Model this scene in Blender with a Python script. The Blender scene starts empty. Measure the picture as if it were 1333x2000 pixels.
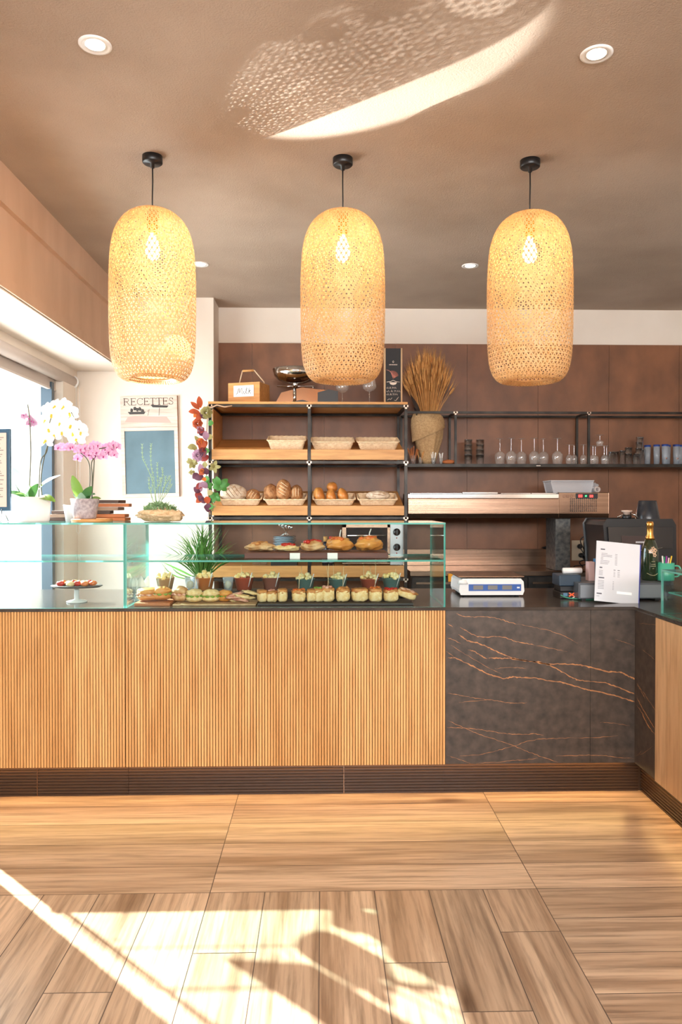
import bpy, bmesh, math, random
from mathutils import Vector, Matrix, noise
PI = math.pi
S = bpy.context.scene
C = S.collection
# ------------------------------------------------------------------ camera
EYE = 1.42
FPX = 1480.0
YAW = math.atan(36 / FPX)
PIT = math.atan(17 / FPX)
cam_d = bpy.data.cameras.new('camera'); cam = bpy.data.objects.new('camera', cam_d); C.objects.link(cam)
cam_d.sensor_fit = 'VERTICAL'; cam_d.sensor_height = 36; cam_d.sensor_width = 24
cam_d.lens = FPX / 2000 * 36
cam_d.clip_start = 0.05
cam.location = (0, 0, EYE); cam.rotation_euler = (PI / 2 - PIT, 0, -YAW)
S.camera = cam
S.view_settings.view_transform = 'Standard'; S.view_settings.look = 'None'
S.view_settings.exposure = 0.25; S.view_settings.gamma = 1; S.view_settings.use_curve_mapping = False
S.cycles.transparent_max_bounces = 40
S.cycles.max_bounces = 10
S.cycles.caustics_reflective = False; S.cycles.caustics_refractive = False
S.cycles.sample_clamp_indirect = 6
# ------------------------------------------------------------------ world, sun, daylight
w = bpy.data.worlds.new('sky'); S.world = w; w.use_nodes = True
nt = w.node_tree; bg = nt.nodes['Background']
bg.inputs[0].default_value = (0.82, 0.92, 1.0, 1); bg.inputs[1].default_value = 3.2

def light(kind, name, loc, energy, color=(1, 1, 1), aim=None, **kw):
    d = bpy.data.lights.new(name, kind); d.energy = energy; d.color = color
    for k, v in kw.items(): setattr(d, k, v)
    o = bpy.data.objects.new(name, d); C.objects.link(o); o.location = loc
    if aim is not None:
        o.rotation_euler = (Vector(aim) - Vector(loc)).to_track_quat('-Z', 'Y').to_euler()
    return o
SUN = Vector((0.595, -0.588, -0.545))
sun = light('SUN', 'sun', (-6, 8, 8), 28.0, (1, 0.96, 0.89), angle=math.radians(0.6))
sun.rotation_euler = SUN.to_track_quat('-Z', 'Y').to_euler()
# added area lamp for shop-front daylight, unseen and high to stay out of reflections
light('AREA', 'shopfront_fill_light', (0.6, -2.38, 2.35), 280.0, (1, 0.99, 0.98), aim=(0.6, 3, 1.7),
      shape='RECTANGLE', size=4.6, size_y=0.85)
# daylight in the side window (portal-size, sits in the opening's plane outside the glass)
light('AREA', 'side_window_daylight', (-2.3, 3.6, 1.6), 105.0, (0.78, 0.89, 1.0), aim=(1.2, 3.6, 1.0),
      shape='RECTANGLE', size=3.6, size_y=1.8)
# added spot lamp imitating sunlight reflected up from something unseen outside
glint_from = Vector((-3.38, 5.92, -0.02))
light('SPOT', 'sun_glint_stand_in', glint_from, 4800.0, (1, 0.96, 0.92), aim=(0.06, 2.98, 2.99),
      spot_size=math.radians(8.2), spot_blend=0.25, shadow_soft_size=0.02)

CEIL = 3.05; YB = 6.35; YW = 6.05; XL = -1.94; XBEAM = -1.56; ZBEAM = 2.47

def at(px, py, Y):
    cx = px - 666.5; cy = 1000 - py
    f = (math.sin(YAW) * math.cos(PIT), math.cos(YAW) * math.cos(PIT), -math.sin(PIT))
    r = (math.cos(YAW), -math.sin(YAW), 0)
    u = (math.sin(YAW) * math.sin(PIT), math.cos(YAW) * math.sin(PIT), math.cos(PIT))
    d = [f[i] * FPX + r[i] * cx + u[i] * cy for i in range(3)]
    t = Y / d[1]
    return t * d[0], EYE + t * d[2]
def ax(px, Y, py=983): return at(px, py, Y)[0]
def az(py, Y, px=630): return at(px, py, Y)[1]

# ------------------------------------------------------------------ mesh collector
def lerp(a, b, t): return a + (b - a) * t
class MB:
    def __init__(s): s.v = []; s.f = []; s.m = []; s.s = []
    def add(s, vs, fs, mi=0, sm=False, M=None):
        n = len(s.v)
        for p in vs:
            p = Vector(p)
            s.v.append(M @ p if M is not None else p)
        for k, f in enumerate(fs):
            s.f.append([i + n for i in f]); s.m.append(mi[k] if isinstance(mi, list) else mi); s.s.append(sm)
        return s
    def box(s, x0, x1, y0, y1, z0, z1, mi=0, M=None):
        vs = [(x0, y0, z0), (x1, y0, z0), (x1, y1, z0), (x0, y1, z0), (x0, y0, z1), (x1, y0, z1), (x1, y1, z1), (x0, y1, z1)]
        fs = [(0, 3, 2, 1), (4, 5, 6, 7), (0, 1, 5, 4), (1, 2, 6, 5), (2, 3, 7, 6), (3, 0, 4, 7)]
        return s.add(vs, fs, mi, False, M)
    def cbox(s, c, d, mi=0, M=None):
        return s.box(c[0] - d[0] / 2, c[0] + d[0] / 2, c[1] - d[1] / 2, c[1] + d[1] / 2, c[2] - d[2] / 2, c[2] + d[2] / 2, mi, M)
    def quad(s, a, b, c, d, mi=0, sm=False): return s.add([a, b, c, d], [(0, 1, 2, 3)], mi, sm)
    def lathe(s, prof, n=24, c=(0, 0, 0), mi=0, sm=True, M=None, a0=0):
        vs = []; fs = []
        for r, z in prof:
            for k in range(n):
                a = a0 + 2 * PI * k / n
                vs.append((c[0] + r * math.cos(a), c[1] + r * math.sin(a), c[2] + z))
        for j in range(len(prof) - 1):
            for k in range(n):
                k2 = (k + 1) % n
                fs.append((j * n + k, j * n + k2, (j + 1) * n + k2, (j + 1) * n + k))
        s.add(vs, fs, mi, sm, M)
        m = len(s.v) - len(vs)
        if prof[0][0] > 1e-5: s.f.append([m + k for k in range(n)][::-1]); s.m.append(mi); s.s.append(False)
        if prof[-1][0] > 1e-5: s.f.append([m + (len(prof) - 1) * n + k for k in range(n)]); s.m.append(mi); s.s.append(False)
        return s
    def shell(s, prof, n=24, c=(0, 0, 0), mi=0, M=None):       # open lathe, no caps
        vs = []; fs = []
        for r, z in prof:
            for k in range(n):
                a = 2 * PI * k / n
                vs.append((c[0] + r * math.cos(a), c[1] + r * math.sin(a), c[2] + z))
        for j in range(len(prof) - 1):
            for k in range(n):
                k2 = (k + 1) % n
                fs.append((j * n + k, j * n + k2, (j + 1) * n + k2, (j + 1) * n + k))
        return s.add(vs, fs, mi, True, M)
    def tube(s, pts, r, n=8, mi=0, cap=True, sm=True, sq=None):
        pts = [Vector(p) for p in pts]; L = len(pts)
        rs = r if isinstance(r, (list, tuple)) else [r] * L
        vs = []; fs = []
        up = Vector((0, 0, 1)); prev = None
        for i, p in enumerate(pts):
            t = (pts[min(i + 1, L - 1)] - pts[max(i - 1, 0)])
            if t.length < 1e-9: t = Vector((0, 0, 1))
            t.normalize()
            if prev is None:
                a = t.cross(up)
                if a.length < 1e-3: a = t.cross(Vector((1, 0, 0)))
            else:
                a = prev - t * prev.dot(t)
                if a.length < 1e-5: a = t.cross(up)
            a.normalize(); b = t.cross(a); prev = a
            for k in range(n):
                an = 2 * PI * (k + .5) / n
                vs.append(p + (a * math.cos(an) + b * math.sin(an) * (sq or 1)) * rs[i])
        for i in range(L - 1):
            for k in range(n):
                k2 = (k + 1) % n
                fs.append((i * n + k, i * n + k2, (i + 1) * n + k2, (i + 1) * n + k))
        if cap:
            fs.append(tuple(range(n))[::-1]); fs.append(tuple((L - 1) * n + k for k in range(n)))
        return s.add(vs, fs, mi, sm)
    def bar(s, a, b, w, mi=0):                                  # square section bar
        return s.tube([a, b], w * 0.7071, 4, mi, True, False)
    def blob(s, c, r, seed=0, amp=.1, fr=2.0, n=14, mi=0, M=None, pw=1.0, flat=None):
        vs = []; fs = []; m = n * 2; off = Vector((seed * 7.13, seed * 3.7, seed * 1.9))
        def sg(v, p): return math.copysign(abs(v) ** p, v)
        for j in range(n + 1):
            ph = PI * j / n - PI / 2
            for k in range(m):
                th = 2 * PI * k / m
                d = Vector((sg(math.cos(ph), pw) * sg(math.cos(th), pw), sg(math.cos(ph), pw) * sg(math.sin(th), pw), sg(math.sin(ph), pw)))
                q = 1 + amp * noise.noise(d * fr + off) * 2
                p = Vector((d.x * r[0] * q, d.y * r[1] * q, d.z * r[2] * q))
                if flat is not None and p.z < -flat * r[2]: p.z = -flat * r[2]
                if M is not None: p = M @ p
                vs.append(p + Vector(c))
        for j in range(n):
            for k in range(m):
                k2 = (k + 1) % m
                fs.append((j * m + k, j * m + k2, (j + 1) * m + k2, (j + 1) * m + k))
        return s.add(vs, fs, mi, True)
    def prism(s, poly, a0, a1, axis='y', mi=0, M=None):          # poly in the two other axes
        n = len(poly)
        def P(u, v, t): return {'y': (u, t, v), 'x': (t, u, v), 'z': (u, v, t)}[axis]
        vs = [P(u, v, a0) for u, v in poly] + [P(u, v, a1) for u, v in poly]
        fs = [tuple(range(n)), tuple(range(2 * n - 1, n - 1, -1))]
        for k in range(n): fs.append((k, (k + 1) % n, n + (k + 1) % n, n + k))
        return s.add(vs, fs, mi, False, M)
    def leaf(s, base, tip, wdt, curve=0.0, mi=0, n=6, nrm=None, fold=0.15, shape=None):
        base = Vector(base); tip = Vector(tip); t = tip - base; L = t.length; t.normalize()
        nn = Vector(nrm) if nrm is not None else Vector((0, 0, 1))
        sd = t.cross(nn)
        if sd.length < 1e-3: sd = t.cross(Vector((0, 1, 0)))
        sd.normalize(); nn = sd.cross(t).normalized()
        vs = []; fs = []
        for i in range(n + 1):
            u = i / n
            wd = wdt * (shape(u) if shape else math.sin(PI * min(1, u * .93 + .05)) ** .75) * .5
            c = base + t * (L * u) + nn * (curve * L * math.sin(PI * u))
            vs += [c - sd * wd + nn * wd * fold, c, c + sd * wd + nn * wd * fold]
        for i in range(n):
            a = i * 3
            fs += [(a, a + 1, a + 4, a + 3), (a + 1, a + 2, a + 5, a + 4)]
        return s.add(vs, fs, mi, True)
    def build(s, name, mats, parent=None, loc=None, bevel=0, label=None, seg=2, kind=None):
        me = bpy.data.meshes.new(name)
        me.from_pydata([tuple(v) for v in s.v], [], s.f)
        if not isinstance(mats, (list, tuple)): mats = [mats]
        for m in mats: me.materials.append(m)
        me.polygons.foreach_set('material_index', s.m)
        me.polygons.foreach_set('use_smooth', s.s)
        me.update()
        o = bpy.data.objects.new(name, me); C.objects.link(o)
        if parent is not None: o.parent = parent
        if loc is not None: o.location = loc
        if bevel:
            b = o.modifiers.new('bevel', 'BEVEL'); b.width = bevel; b.segments = seg; b.limit_method = 'ANGLE'; b.angle_limit = math.radians(40)
            b.harden_normals = False
        if label: o['label'] = label
        if kind: o['kind'] = kind
        return o

def empty(name, loc=(0, 0, 0), rz=0, rx=0, ry=0):
    o = bpy.data.objects.new(name, None); C.objects.link(o); o.empty_display_size = .05
    o.location = loc; o.rotation_euler = (rx, ry, rz); return o
def tag(o, label, cat, group=None, kind=None):
    o['label'] = label; o['category'] = cat
    if group: o['group'] = group
    if kind: o['kind'] = kind
    return o
def thing(name, label, cat, loc=(0, 0, 0), rz=0, group=None, rx=0, ry=0):
    return tag(empty(name, loc, rz, rx, ry), label, cat, group)
def struct(o): o['kind'] = 'structure'; return o
def dup(o, parent=None, loc=None, rz=None, label=None, scale=None):
    c = o.copy(); C.objects.link(c)
    if parent is not None: c.parent = parent
    if loc is not None: c.location = loc
    if rz is not None: c.rotation_euler = (c.rotation_euler[0], c.rotation_euler[1], rz)
    if scale is not None: c.scale = (scale,) * 3 if isinstance(scale, (int, float)) else scale
    if label: c['label'] = label
    for ch in list(o.children): dup(ch, c)
    return c
ORD = ['first', 'second', 'third', 'fourth', 'fifth', 'sixth', 'seventh', 'eighth', 'ninth', 'tenth', 'eleventh', 'twelfth']

# ------------------------------------------------------------------ materials
MATS = {}
def srgb(r, g, b):
    f = lambda c: (c / 255 / 12.92) if c / 255 <= .04045 else ((c / 255 + .055) / 1.055) ** 2.4
    return (f(r), f(g), f(b), 1)
def mat(name, col, rough=.5, metal=0, spec=.5, col2=None, scale=(8, 8, 8), mix=(.35, .65), detail=4, bump=0, bscale=None,
        trans=0, emit=None, estr=0, coat=0, sheen=0, subs=0):
    if name in MATS: return MATS[name]
    m = bpy.data.materials.new(name); m.use_nodes = True; MATS[name] = m
    t = m.node_tree; b = t.nodes['Principled BSDF']
    b.inputs['Base Color'].default_value = col; b.inputs['Roughness'].default_value = rough
    b.inputs['Metallic'].default_value = metal; b.inputs['Specular IOR Level'].default_value = spec
    b.inputs['Coat Weight'].default_value = coat; b.inputs['Sheen Weight'].default_value = sheen
    b.inputs['Subsurface Weight'].default_value = subs
    if subs: b.inputs['Subsurface Radius'].default_value = (.02, .01, .005)
    if emit: b.inputs['Emission Color'].default_value = emit; b.inputs['Emission Strength'].default_value = estr
    if col2 is not None or bump:
        tc = t.nodes.new('ShaderNodeTexCoord'); mp = t.nodes.new('ShaderNodeMapping'); mp.inputs['Scale'].default_value = scale
        t.links.new(tc.outputs['Object'], mp.inputs[0])
        nz = t.nodes.new('ShaderNodeTexNoise'); nz.inputs['Scale'].default_value = 1; nz.inputs['Detail'].default_value = detail
        t.links.new(mp.outputs[0], nz.inputs['Vector'])
        if col2 is not None:
            r = t.nodes.new('ShaderNodeValToRGB'); r.color_ramp.elements[0].position = mix[0]; r.color_ramp.elements[1].position = mix[1]
            r.color_ramp.elements[0].color = col; r.color_ramp.elements[1].color = col2
            t.links.new(nz.outputs[0], r.inputs[0]); t.links.new(r.outputs[0], b.inputs['Base Color'])
        if bump:
            if bscale:
                mp2 = t.nodes.new('ShaderNodeMapping'); mp2.inputs['Scale'].default_value = bscale
                t.links.new(tc.outputs['Object'], mp2.inputs[0])
                nz = t.nodes.new('ShaderNodeTexNoise'); nz.inputs['Scale'].default_value = 1; nz.inputs['Detail'].default_value = detail
                t.links.new(mp2.outputs[0], nz.inputs['Vector'])
            bp = t.nodes.new('ShaderNodeBump'); bp.inputs['Strength'].default_value = bump; bp.inputs['Distance'].default_value = .01
            t.links.new(nz.outputs[0], bp.inputs['Height']); t.links.new(bp.outputs[0], b.inputs['Normal'])
    if trans:
        tr = t.nodes.new('ShaderNodeBsdfTranslucent'); mx = t.nodes.new('ShaderNodeMixShader'); mx.inputs[0].default_value = trans
        tr.inputs[0].default_value = col
        out = t.nodes['Material Output']
        t.links.new(b.outputs[0], mx.inputs[1]); t.links.new(tr.outputs[0], mx.inputs[2]); t.links.new(mx.outputs[0], out.inputs[0])
    return m
def glass(name, tint=(1, 1, 1, 1), ior=1.45, rough=0.0, add=0.0, addc=(1, 1, 1, 1)):
    if name in MATS: return MATS[name]
    m = bpy.data.materials.new(name); m.use_nodes = True; MATS[name] = m
    t = m.node_tree; t.nodes.remove(t.nodes['Principled BSDF']); out = t.nodes['Material Output']
    tr = t.nodes.new('ShaderNodeBsdfTransparent'); tr.inputs[0].default_value = tint
    gl = t.nodes.new('ShaderNodeBsdfGlossy'); gl.inputs['Roughness'].default_value = rough
    lw = t.nodes.new('ShaderNodeLayerWeight'); pw = t.nodes.new('ShaderNodeMath'); pw.operation = 'POWER'; pw.inputs[1].default_value = 5
    t.links.new(lw.outputs['Facing'], pw.inputs[0])
    f0 = ((ior - 1) / (ior + 1)) ** 2
    fr = t.nodes.new('ShaderNodeMath'); fr.operation = 'MULTIPLY_ADD'; fr.inputs[1].default_value = 1 - f0; fr.inputs[2].default_value = f0
    t.links.new(pw.outputs[0], fr.inputs[0])
    mx = t.nodes.new('ShaderNodeMixShader')
    t.links.new(fr.outputs[0], mx.inputs[0]); t.links.new(tr.outputs[0], mx.inputs[1]); t.links.new(gl.outputs[0], mx.inputs[2])
    if add:
        df = t.nodes.new('ShaderNodeBsdfDiffuse'); df.inputs[0].default_value = addc
        m2 = t.nodes.new('ShaderNodeMixShader'); m2.inputs[0].default_value = add
        t.links.new(mx.outputs[0], m2.inputs[1]); t.links.new(df.outputs[0], m2.inputs[2]); t.links.new(m2.outputs[0], out.inputs[0])
    else: t.links.new(mx.outputs[0], out.inputs[0])
    return m
def wood(name, c1, c2, c3, grain='x', rough=.45,  sc=1.0, coord='Object', knots=True, bump=.08, spec=.4, rnd=False, coat=0, along=1.1, across=14, dist=.9, fine=.55):
    if name in MATS: return MATS[name]
    m = bpy.data.materials.new(name); m.use_nodes = True; MATS[name] = m
    t = m.node_tree; b = t.nodes['Principled BSDF']; b.inputs['Roughness'].default_value = rough; b.inputs['Specular IOR Level'].default_value = spec
    b.inputs['Coat Weight'].default_value = coat
    N = t.nodes.new; Lk = t.links.new
    tc = N('ShaderNodeTexCoord'); mp = N('ShaderNodeMapping')
    g = {'x': (along, across, across), 'y': (across, along, across), 'z': (across, across, along)}[grain]
    mp.inputs['Scale'].default_value = tuple(v * sc for v in g)
    Lk(tc.outputs[coord], mp.inputs[0])
    vec = mp.outputs[0]
    if rnd:
        at_ = N('ShaderNodeAttribute'); at_.attribute_name = 'rnd'
        ad = N('ShaderNodeVectorMath'); ad.operation = 'MULTIPLY_ADD'
        Lk(at_.outputs['Fac'], ad.inputs[0]); ad.inputs[1].default_value = (37, 91, 53); Lk(vec, ad.inputs[2]); vec = ad.outputs[0]
    n1 = N('ShaderNodeTexNoise'); n1.inputs['Scale'].default_value = .55; n1.inputs['Detail'].default_value = 3; n1.inputs['Distortion'].default_value = dist
    n2 = N('ShaderNodeTexNoise'); n2.inputs['Scale'].default_value = 3.0; n2.inputs['Detail'].default_value = 8; n2.inputs['Roughness'].default_value = .65
    Lk(vec, n1.inputs['Vector']); Lk(vec, n2.inputs['Vector'])
    r1 = N('ShaderNodeValToRGB'); e = r1.color_ramp.elements; e[0].position = .3; e[0].color = c2; e[1].position = .62; e[1].color = c1
    Lk(n1.outputs[0], r1.inputs[0])
    r2 = N('ShaderNodeValToRGB'); e = r2.color_ramp.elements; e[0].position = .34; e[0].color = (0, 0, 0, 1); e[1].position = .56; e[1].color = (1, 1, 1, 1)
    Lk(n2.outputs[0], r2.inputs[0])
    mx = N('ShaderNodeMix'); mx.data_type = 'RGBA'
    Lk(r2.outputs[0], mx.inputs[0]); mx.inputs[6].default_value = c3; Lk(r1.outputs[0], mx.inputs[7])
    mm = N('ShaderNodeMix'); mm.data_type = 'RGBA'; mm.inputs[0].default_value = fine
    Lk(r1.outputs[0], mm.inputs[6]); Lk(mx.outputs[2], mm.inputs[7]); col = mm.outputs[2]
    if rnd:
        hs = N('ShaderNodeHueSaturation'); ma = N('ShaderNodeMapRange'); ma.inputs[3].default_value = .84; ma.inputs[4].default_value = 1.13
        Lk(at_.outputs['Fac'], ma.inputs[0]); Lk(ma.outputs[0], hs.inputs['Value']); Lk(col, hs.inputs['Color']); col = hs.outputs[0]
    if knots:
        vo = N('ShaderNodeTexVoronoi'); vo.inputs['Scale'].default_value = 1.0
        m3 = N('ShaderNodeMapping'); k = {'x': (.9, 2.6, 2.6), 'y': (2.6, .9, 2.6), 'z': (2.6, 2.6, .9)}[grain]
        m3.inputs['Scale'].default_value = tuple(v * 1.15 for v in k); m3.inputs['Location'].default_value = (.35, .2, .1)
        if rnd:
            ad2 = N('ShaderNodeVectorMath'); ad2.operation = 'MULTIPLY_ADD'
            Lk(at_.outputs['Fac'], ad2.inputs[0]); ad2.inputs[1].default_value = (11, 17, 5); Lk(tc.outputs[coord], ad2.inputs[2]); Lk(ad2.outputs[0], m3.inputs[0])
        else: Lk(tc.outputs[coord], m3.inputs[0])
        Lk(m3.outputs[0], vo.inputs['Vector'])
        rk = N('ShaderNodeValToRGB'); e = rk.color_ramp.elements; e[0].position = .03; e[0].color = (.25, .16, .1, 1); e[1].position = .12; e[1].color = (1, 1, 1, 1)
        Lk(vo.outputs['Distance'], rk.inputs[0])
        mk = N('ShaderNodeMix'); mk.data_type = 'RGBA'; mk.blend_type = 'MULTIPLY'; mk.inputs[0].default_value = .8
        Lk(col, mk.inputs[6]); Lk(rk.outputs[0], mk.inputs[7]); col = mk.outputs[2]
    Lk(col, b.inputs['Base Color'])
    if bump:
        bp = N('ShaderNodeBump'); bp.inputs['Strength'].default_value = bump; bp.inputs['Distance'].default_value = .002
        Lk(n2.outputs[0], bp.inputs['Height']); Lk(bp.outputs[0], b.inputs['Normal'])
    return m

M_ceil = mat('ceiling_plaster', srgb(184, 166, 150), .75, col2=srgb(164, 145, 129), scale=(1.2, 1.2, 1.2), bump=.35, bscale=(150, 150, 150), detail=6, spec=.25)
M_white = mat('white_plaster', srgb(235, 224, 212), .8, bump=.06, bscale=(60, 60, 60), col2=srgb(228, 216, 203), scale=(2, 2, 2), spec=.2)
M_tan = mat('tan_plaster', srgb(216, 184, 160), .7, col2=srgb(207, 174, 150), scale=(1.5, 6, 1.5), bump=.05, bscale=(50, 50, 50), spec=.2)
M_tile = mat('rust_brown_tile', srgb(148, 98, 68), .42, col2=srgb(98, 66, 48), scale=(5, 5, 3.4), mix=(.22, .8), detail=10, bump=.05, bscale=(70, 70, 70), spec=.4)
M_grout = mat('dark_grout', srgb(120, 98, 82), .8)
M_floorwood = wood('floor_wood', srgb(202, 176, 150), srgb(150, 122, 98), srgb(82, 62, 48), 'x', .30, 1.0, 'UV', along=.85, across=16, dist=1.1, fine=.55, rnd=True, bump=.1, spec=.45)
M_floorgrout = mat('floor_grout', srgb(96, 82, 72), .8)
M_oak = wood('oak', srgb(226, 178, 118), srgb(206, 152, 92), srgb(172, 118, 66), 'z', .45, .7, bump=.05)
M_oakx = wood('oak_board', srgb(214, 158, 96), srgb(196, 138, 78), srgb(160, 106, 56), 'x', .45, 1.0, bump=.05, knots=False)
M_oakpale = wood('pale_oak', srgb(214, 180, 140), srgb(196, 158, 118), srgb(150, 112, 78), 'z', .45, .9, bump=.05)
M_plinth = mat('brown_plinth_plastic', srgb(58, 42, 33), .35, spec=.5)
M_metalblk = mat('black_steel', srgb(40, 38, 37), .42, metal=.75, spec=.5, col2=srgb(62, 58, 54), scale=(9, 9, 9))
M_weld = mat('bare_weld_steel', srgb(190, 168, 150), .35, metal=.6)
M_black = mat('black_plastic', srgb(22, 22, 24), .38)
M_blackmat = mat('black_matte', srgb(28, 26, 26), .7)
M_steel = mat('brushed_stainless', srgb(158, 130, 110), .26, metal=1, bump=.04, bscale=(1, 60, 260), col2=srgb(138, 110, 92), scale=(1, 8, 60))
M_chrome = mat('chrome', srgb(210, 208, 206), .12, metal=1)
M_galv = mat('galvanised_steel', srgb(110, 108, 104), .5, metal=.7, col2=srgb(70, 72, 74), scale=(30, 30, 30))
M_worktop = mat('dark_stone_worktop', srgb(72, 66, 62), .17, col2=srgb(58, 53, 50), scale=(14, 14, 14), bump=.03, bscale=(120, 120, 120))
M_stone = mat('dark_veined_stone', srgb(86, 75, 67), .42, col2=srgb(48, 43, 40), scale=(22, 22, 22), mix=(.25, .75), detail=10, bump=.03, bscale=(60, 60, 60))
M_vein = mat('gold_vein', srgb(196, 136, 86), .42, col2=srgb(146, 102, 70), scale=(22, 22, 22))
M_glass = glass('clear_glass', (.93, .985, .975, 1))
M_glassedge = mat('glass_edge', srgb(120, 205, 195), .15, spec=.7, trans=.35)
M_ware = glass('drinking_glass', (.985, .985, .985, 1), 1.9, .03, .12, (1, .95, .9, 1))
M_tumb = glass('tumbler_glass', (.99, .99, .99, 1), 1.55, .03, .04, (1, .96, .92, 1))
M_pane = glass('window_glass', (.97, .99, .99, 1), 1.2)
M_frameblue = mat('anthracite_frame', srgb(56, 74, 88), .4)
M_white_gloss = mat('white_gloss', srgb(238, 236, 234), .35)
# ================================================================== THE ROOM
rng = random.Random(5)
XR = 3.6; YREAR = -2.4
# floor: wood-look porcelain planks 200 x 1200 over grout
def make_floor():
    vs = []; fs = []; mi = []; uv = []; rn = []
    def q(x0, x1, y0, y1, along, g=.0016):
        n = len(vs)
        x0 += g; x1 -= g; y0 += g; y1 -= g
        vs.extend([(x0, y0, 0), (x1, y0, 0), (x1, y1, 0), (x0, y1, 0)]); fs.append((n, n + 1, n + 2, n + 3)); mi.append(0)
        if along == 'x': uv.extend([(x0, y0), (x1, y0), (x1, y1), (x0, y1)])
        else: uv.extend([(y0, x0), (y0, x1), (y1, x1), (y1, x0)])
        rn.append(rng.random())
    Y0 = 2.758; XJ = .789
    def rowx(y0, xa, xb, j0):
        e = [xa, xb]; k = j0
        while k > xa: k -= 1.2
        while k < xb:
            if xa + .01 < k < xb - .01: e.append(k)
            k += 1.2
        e.sort()
        for a, b in zip(e[:-1], e[1:]): q(a, b, y0, y0 + .2, 'x')
    for k in range(0, 19): rowx(Y0 + .2 * k, -2.6, XR, XJ)
    for k in range(-26, 0): rowx(Y0 + .2 * k, XJ, XR, XJ + (0 if k % 2 == 0 else .6) + (.0 if k > -6 else .3))
    ends = {1: 2.48, 2: 2.09, 3: 2.32, 4: 1.95, 5: 2.02, 6: 2.385, 7: 1.9, 8: 2.2, 9: 1.75, 10: 2.3}
    for c in range(1, 18):
        x1 = XJ - .2 * (c - 1); x0 = x1 - .2; ye = ends.get(c, 1.6 + rng.random() * .9); ytop = Y0
        while ytop > YREAR:
            q(x0, x1, max(ye, YREAR), ytop, 'y'); ytop = ye; ye -= 1.2
    n = len(vs); g = -.0012
    vs.extend([(-2.6, YREAR, g), (XR, YREAR, g), (XR, YB, g), (-2.6, YB, g)]); fs.append((n, n + 1, n + 2, n + 3)); mi.append(1)
    uv.extend([(0, 0)] * 4); rn.append(0)
    n = len(vs); g = -.1
    vs.extend([(-2.6, YREAR, g), (XR, YREAR, g), (XR, YB, g), (-2.6, YB, g)]); fs.append((n + 3, n + 2, n + 1, n)); mi.append(1)
    uv.extend([(0, 0)] * 4); rn.append(0)
    me = bpy.data.meshes.new('floor'); me.from_pydata(vs, [], fs)
    me.materials.append(M_floorwood); me.materials.append(M_floorgrout); me.polygons.foreach_set('material_index', mi)
    l = me.uv_layers.new(name='UVMap')
    for i, u in enumerate(uv): l.data[i].uv = u
    a = me.attributes.new('rnd', 'FLOAT', 'FACE'); a.data.foreach_set('value', rn)
    o = bpy.data.objects.new('floor', me); C.objects.link(o); struct(o)
make_floor()
struct(MB().box(-2.2, XR + .15, YREAR - .15, YB + .15, CEIL, CEIL + .12).build('ceiling', M_ceil))
# back wall: white strip at the top, brown tiles 600 wide below
b = MB(); b.box(-1.0, XR + .15, YB, YB + .15, 0, CEIL, 0)
ztile = az(671, YB)
xj = ax(912, YB) - .6 * 7
tw = MB()
k = 0
while xj < XR:
    x0 = max(xj, -.9); x1 = min(xj + .6, XR)
    if x1 > x0 + .02:
        for z0, z1 in ((0, ztile),):
            b.box(x0 + .0012, x1 - .0012, YB - .012, YB, z0 + .001, z1 - .001, 1)
    xj += .6
struct(b.build('wall_back', [M_white, M_tile]))
XRET = ax(418, YW)
struct(MB().box(-2.2, XRET, YW, YW + .45, 0, CEIL).build('wall_alcove', M_white))
struct(MB().box(XR, XR + .15, YREAR, YB + .15, 0, CEIL).build('wall_right', M_white))
# left wall: bulkhead over the windows, sill wall, end pier
b = MB()
b.box(XL - .26, XBEAM, YREAR, YW, ZBEAM, CEIL, 0)
b.box(XL - .26, XBEAM + .03, YREAR, YW, 2.86, CEIL - .0005, 0)
b.box(XL - .255, XBEAM + .012, YREAR, YW, ZBEAM, ZBEAM + .06, 0)
b.box(XL - .24, XBEAM - .004, YREAR, YW - .001, ZBEAM - .008, ZBEAM, 1)
struct(b.build('wall_bulkhead', [M_tan, M_white]))
b = MB()
b.box(XL - .26, XL, 5.72, YW, 0, ZBEAM)
b.box(XL - .26, XL, YREAR, 3.57, 0, ZBEAM)
b.box(XL - .26, XL, 3.57, 5.72, 0, .30)
b.box(XL - .26, XL, 3.57, 5.72, 2.36, ZBEAM)
struct(b.build('wall_left', M_white))
# unseen shop front: piers, header, and lower wall added to darken glass reflections
b = MB()
b.box(-2.2, -1.75, YREAR - .15, YREAR, 0, CEIL); b.box(3.0, XR + .15, YREAR - .15, YREAR, 0, CEIL); b.box(-1.75, 3.0, YREAR - .15, YREAR, 2.8, CEIL); b.box(-1.75, 3.0, YREAR - .15, YREAR, 0, 1.9, 1)
struct(b.build('wall_front', [M_white, mat('reflection_dark_wall', srgb(120, 90, 72), .7)]))
# side window
def window():
    b = MB(); X0 = XL - .14; X1 = XL - .07
    ya, yb, za, zb = 3.57, 5.72, .30, 2.36
    b.box(X0, X1, ya, yb, zb - .05, zb, 0); b.box(X0, X1, ya, yb, za, za + .05, 0)
    b.box(X0, X1, yb - .07, yb, za, zb, 0)
    b.box(X0, X1, 3.57, 3.59, za, zb, 0)
    b.box(X0 + .028, X0 + .042, 3.765, 3.785, za, zb, 0)
    b.box(X0 + .02, X1 + .03, yb - .12, yb - .07, za + .05, zb - .05, 0)
    b.box(X0 + .02, X1 + .01, 3.59, yb - .07, zb - .09, zb - .05, 0)
    w = struct(b.build('window_1', M_frameblue, bevel=.003))
    struct(MB().box(X0 + .03, X0 + .038, ya + .02, yb - .07, za + .05, zb - .05).build('window_pane', M_pane, w))
    struct(MB().box(XL - .26, XL + .12, 3.572, 5.718, .27, .30).build('window_sill', M_white_gloss, w))
window()
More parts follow.
